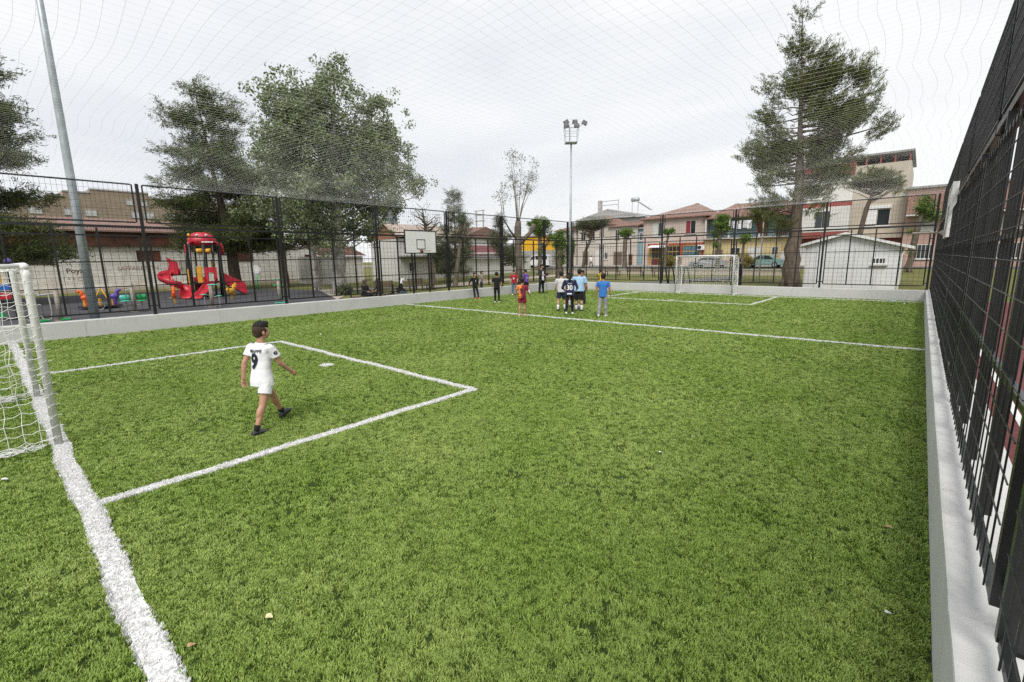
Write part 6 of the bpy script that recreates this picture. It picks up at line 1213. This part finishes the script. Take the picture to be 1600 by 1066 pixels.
for q in range(2): MB(o_).box(1.42 + q * .2, 1.60 + q * .2, 2.2, 8.4, .46, .50).build('plank', CONC, bk_)
for y in (2.6, 5.3, 8.0): MB(o_).box(1.48, 1.74, y - .05, y + .05, .0, .458).build('leg', BLACKP, bk_)
# grey site cabin
cb = root('site_cabin', 'light grey prefab cabin with shallow gable behind the far fence', 'cabin', (-3, 33, gz(0, 33))); o_ = cb.location; y = 31.9; zb = gz(0, 32)
MB(o_).prism([(-5.15, y, zb - .1), (-.85, y, zb - .1), (-.85, y, 2.52), (-3.3, y, 3.22), (-5.15, y, 2.72)], (0, 5, 0)).build('wall', CABIN, cb)
for xa, za, xb, zb_ in ((-5.55, 2.60, -3.3, 3.24), (-3.3, 3.24, -.35, 2.40)): MB(o_).prism([(xa, y - .25, za), (xb, y - .25, zb_), (xb, y - .25, zb_ + .14), (xa, y - .25, za + .14)], (0, 5.5, 0)).build('roof_panel', WHPL, cb)
window_x(cb, -2.02, -1.42, 1.62, 1.98, y, WHPL, GLASS, 3); m = MB(o_)
for x in np.arange(-4.6, -1.0, .9): m.box(x - .008, x + .008, y - .012, y - .002, zb, 2.5)
m.build('panel_joint', PGRY, cb); window_y(cb, 33.0, 34.0, .5, 2.2, -5.15, WHPL, GLASS, 0, -1)
MB(o_).tube([(-.7, y - .1, 2.35), (-.8, y - .1, 2.1), (-.83, y - .06, zb)], .04, 6).build('downpipe', WHPL, cb)
# low park wall, flag, tubes
pw = root('park_wall', 'low beige stone wall across the far park', 'wall', (-14, 43, gz(0, 43))); MB(pw.location).box(-34, -7.3, 43, 43.4, gz(0, 43) - .2, gz(0, 43) + .42).build('wall', PBEI, pw); MB(pw.location).box(-34.05, -7.25, 42.95, 43.45, gz(0, 43) + .422, gz(0, 43) + .5).build('coping', CONC, pw)
fp = root('flagpole', 'white flagpole with a limp red flag behind the far fence', 'flagpole', (-8.35, 35.5, gz(0, 35.5))); MB().tube([(0, 0, -.05), (0, 0, 5.6)], .05, 8).build('pole', WHPL, fp, True)
V, F = [], []
for i in range(13):
    z = 5.3 - i * .155
    for j in range(7): t = j / 6; V.append((-.08 - .42 * t * (1 - .45 * i / 12) + .05 * math.sin(j * 1.7 + i * .3), .09 * math.sin(j * 1.9 + i * .25), z - .25 * t - .03 * math.sin(j * 2)))
F = [(i * 7 + j, i * 7 + j + 1, (i + 1) * 7 + j + 1, (i + 1) * 7 + j) for i in range(12) for j in range(6)]
MB().add(V, F).build('flag', CL['red'], fp, True)
br = root('bicycle_rack', 'dark green tubular rack outside the far fence', 'rack', (-12.2, 30.2, gz(0, 30.2)))
for x in (-.75, -.25, .25, .75): MB().tube([(x - .12, 0, 0), (x - .12, 0, 1.1), (x, 0, 1.2), (x + .14, 0, 1.1), (x + .14, .5, 0)], .045, 8).build('hoop', mat('dark_green_paint_%d' % int(x * 100 + 200), (.012, .05, .03), .5, .2), br, True)
MB().tube([(-.9, 0, 1.2), (.9, 0, 1.2)], .035, 8).build('top_bar', BLACKP, br)
tf = root('transformer_frame', 'pole mounted transformer frame far behind the conifers', 'pole', (-62, 62, gz(0, 62)))
for x in (-.9, .9): MB().tube([(x, 0, 0), (x, 0, 10.2)], .13, 8).build('pole', CONC, tf)
for z in (8.2, 9.2, 10.0): MB().box(-1.3, 1.3, -.08, .08, z, z + .16).build('cross_arm', CONC, tf)
# ------------------------------------------------------------------ vehicles (x = length, front at +x)
def car(label, loc, rz, paint, L_, W_, Hh, prof, cabin, name='parked_car', cat='car', wb_=(.20, .80)):
    r_ = root(name, label, cat, loc, rz); hw = W_ / 2
    m = MB(); n = len(prof); vs_ = [(x * L_ - L_ / 2, s_ * hw * (.93 if z > .62 else 1), z * Hh) for s_ in (-1, 1) for x, z in prof]
    m.add(vs_, [tuple(range(n)), tuple(range(2 * n - 1, n - 1, -1))] + [(i, n + i, n + (i + 1) % n, (i + 1) % n) for i in range(n)]); m.build('body', paint, r_, bevel=.05, fixn=True)
    for s_ in (-1, 1):
        for q in cabin: MB().prism([(x * L_ - L_ / 2, s_ * (hw * .94 + .004) + (.03 if s_ > 0 else -.03), z * Hh) for x, z in q], (0, s_ * -.05, 0)).build('side_window', GLASS, r_)
        for wx in wb_:
            c = (wx * L_ - L_ / 2, s_ * (hw - .06), .31); w_ = MB().tube([(c[0], c[1] - .10, c[2]), (c[0], c[1] + .10, c[2])], .31, 20).build('wheel', TYRE, r_); MB().tube([(c[0], c[1] + s_ * .101, c[2]), (c[0], c[1] + s_ * .108, c[2])], .19, 16).build('rim', GALV, w_)
        MB().ell((L_ / 2 - .10, s_ * hw * .72, .40 * Hh), (.10, .17, .09), 10, 8).build('headlight', LAMPG, r_, True); MB().box(-L_ / 2 - .03, -L_ / 2 + .06, s_ * hw * .80 - .06, s_ * hw * .80 + .06, .45 * Hh, .56 * Hh).build('tail_light', RED, r_)
        MB().box(.18 * L_, .18 * L_ + .14, min(s_ * hw, s_ * (hw + .16)), max(s_ * hw, s_ * (hw + .16)), .58 * Hh, .68 * Hh).build('wing_mirror', BLKP, r_, bevel=.02)
    MB().box(L_ / 2 - .06, L_ / 2 + .05, -hw * .9, hw * .9, .14 * Hh, .30 * Hh).build('bumper', BLKP, r_, bevel=.03); return r_
VAN = [(0, .16), (.03, .85), (.06, 1), (.62, 1), (.78, .66), (.97, .52), (1, .38), (1, .16)]
car('white van parked by the yellow depot', (-45.6, 58.3, gz(0, 58.3) + .01), R_(197), CARW, 4.3, 1.8, 1.95, VAN, [[(.07, .62), (.08, .92), (.30, .92), (.30, .62)], [(.33, .62), (.33, .92), (.52, .92), (.52, .62)], [(.55, .62), (.55, .92), (.61, .92), (.74, .62)]], 'parked_van', 'van')
SED = [(0, .2), (0, .58), (.06, .66), (.2, .68), (.34, .98), (.58, 1), (.74, .67), (.96, .56), (1, .45), (1, .2)]
car('sage green car parked behind the ochre bush', (-13.4, 58.4, gz(0, 58.4) + .01), R_(180), CART, 4.3, 1.7, 1.42, SED, [[(.25, .69), (.36, .93), (.46, .94), (.46, .69)], [(.49, .69), (.49, .94), (.57, .94), (.70, .69)]])
car('silver car parked before the shop', (-19.4, 58.4, gz(0, 58.4) + .01), R_(180), CARS, 4.2, 1.7, 1.42, SED, [[(.25, .69), (.36, .93), (.46, .94), (.46, .69)], [(.49, .69), (.49, .94), (.57, .94), (.70, .69)]])
# ------------------------------------------------------------------ litter on the turf
LEAFD = mat('dry_leaf', (.40, .26, .14), .8, .3, 20); LEAFP = mat('pale_leaf', (.62, .60, .34), .8, .2, 20); PAPER = mat('white_paper', (.72, .72, .72), .8, .1, 10); BOTT = mat('bottle_plastic', (.45, .58, .60), .2, .1, 5)
def litter(name, label, x, y, s_, m_, rz, cat):
    r_ = MB(); n = 9; V = []
    for i in range(n):
        t = i / (n - 1); wv = math.sin(math.pi * t ** .8) * .42 + .02
        for j in (-1, 0, 1): V.append((s_ * (t - .5), s_ * wv * j, .040 + s_ * (.12 * math.sin(t * 5 + j) + .10 * abs(j))))
    r_.add(V, [(i * 3 + j, i * 3 + j + 1, (i + 1) * 3 + j + 1, (i + 1) * 3 + j) for i in range(n - 1) for j in (0, 1)])
    o = r_.build(name, m_, None, True); o.location = (x, y, 0); o.rotation_euler = (0, 0, rz); tag(o, label, cat); return o
litter('fallen_leaf', 'pale yellow leaf on the turf near the bottom left', -2.81, .88, .05, LEAFP, .5, 'leaf'); litter('fallen_leaf', 'dry pinkish leaf beside the near goal line', -2.93, .50, .042, LEAFD, 1.2, 'leaf')
litter('fallen_leaf', 'dry brown leaf beside the right wall', 0.02, 4.51, .055, LEAFD, 2.2, 'leaf'); litter('paper_scrap', 'white paper scrap beside the right wall', 0.07, 3.36, .035, PAPER, .2, 'litter')
litter('paper_scrap', 'white paper scrap on the turf behind the near goal line', -6.87, -.13, .06, PAPER, .9, 'litter'); litter('paper_scrap', 'white scrap on the turf by the playground wall', -13.4, 6.5, .08, PAPER, .1, 'litter')
litter('paper_scrap', 'white scrap near the far right corner', -.33, 26.2, .16, PAPER, .6, 'litter'); litter('paper_scrap', 'small white scrap in the middle of the pitch', -1.98, 4.75, .04, PAPER, .6, 'litter')
bt = root('plastic_bottle', 'small clear plastic bottle in the far right corner', 'bottle', (-.75, 26.9, .07), .6); MB().tube([(-.12, 0, 0), (-.11, 0, 0), (.06, 0, 0), (.10, 0, 0), (.12, 0, 0)], [.02, .035, .035, .014, .013], 12).build('body', BOTT, bt, True); MB().tube([(.12, 0, 0), (.14, 0, 0)], .015, 10).build('cap', BLUP, bt)
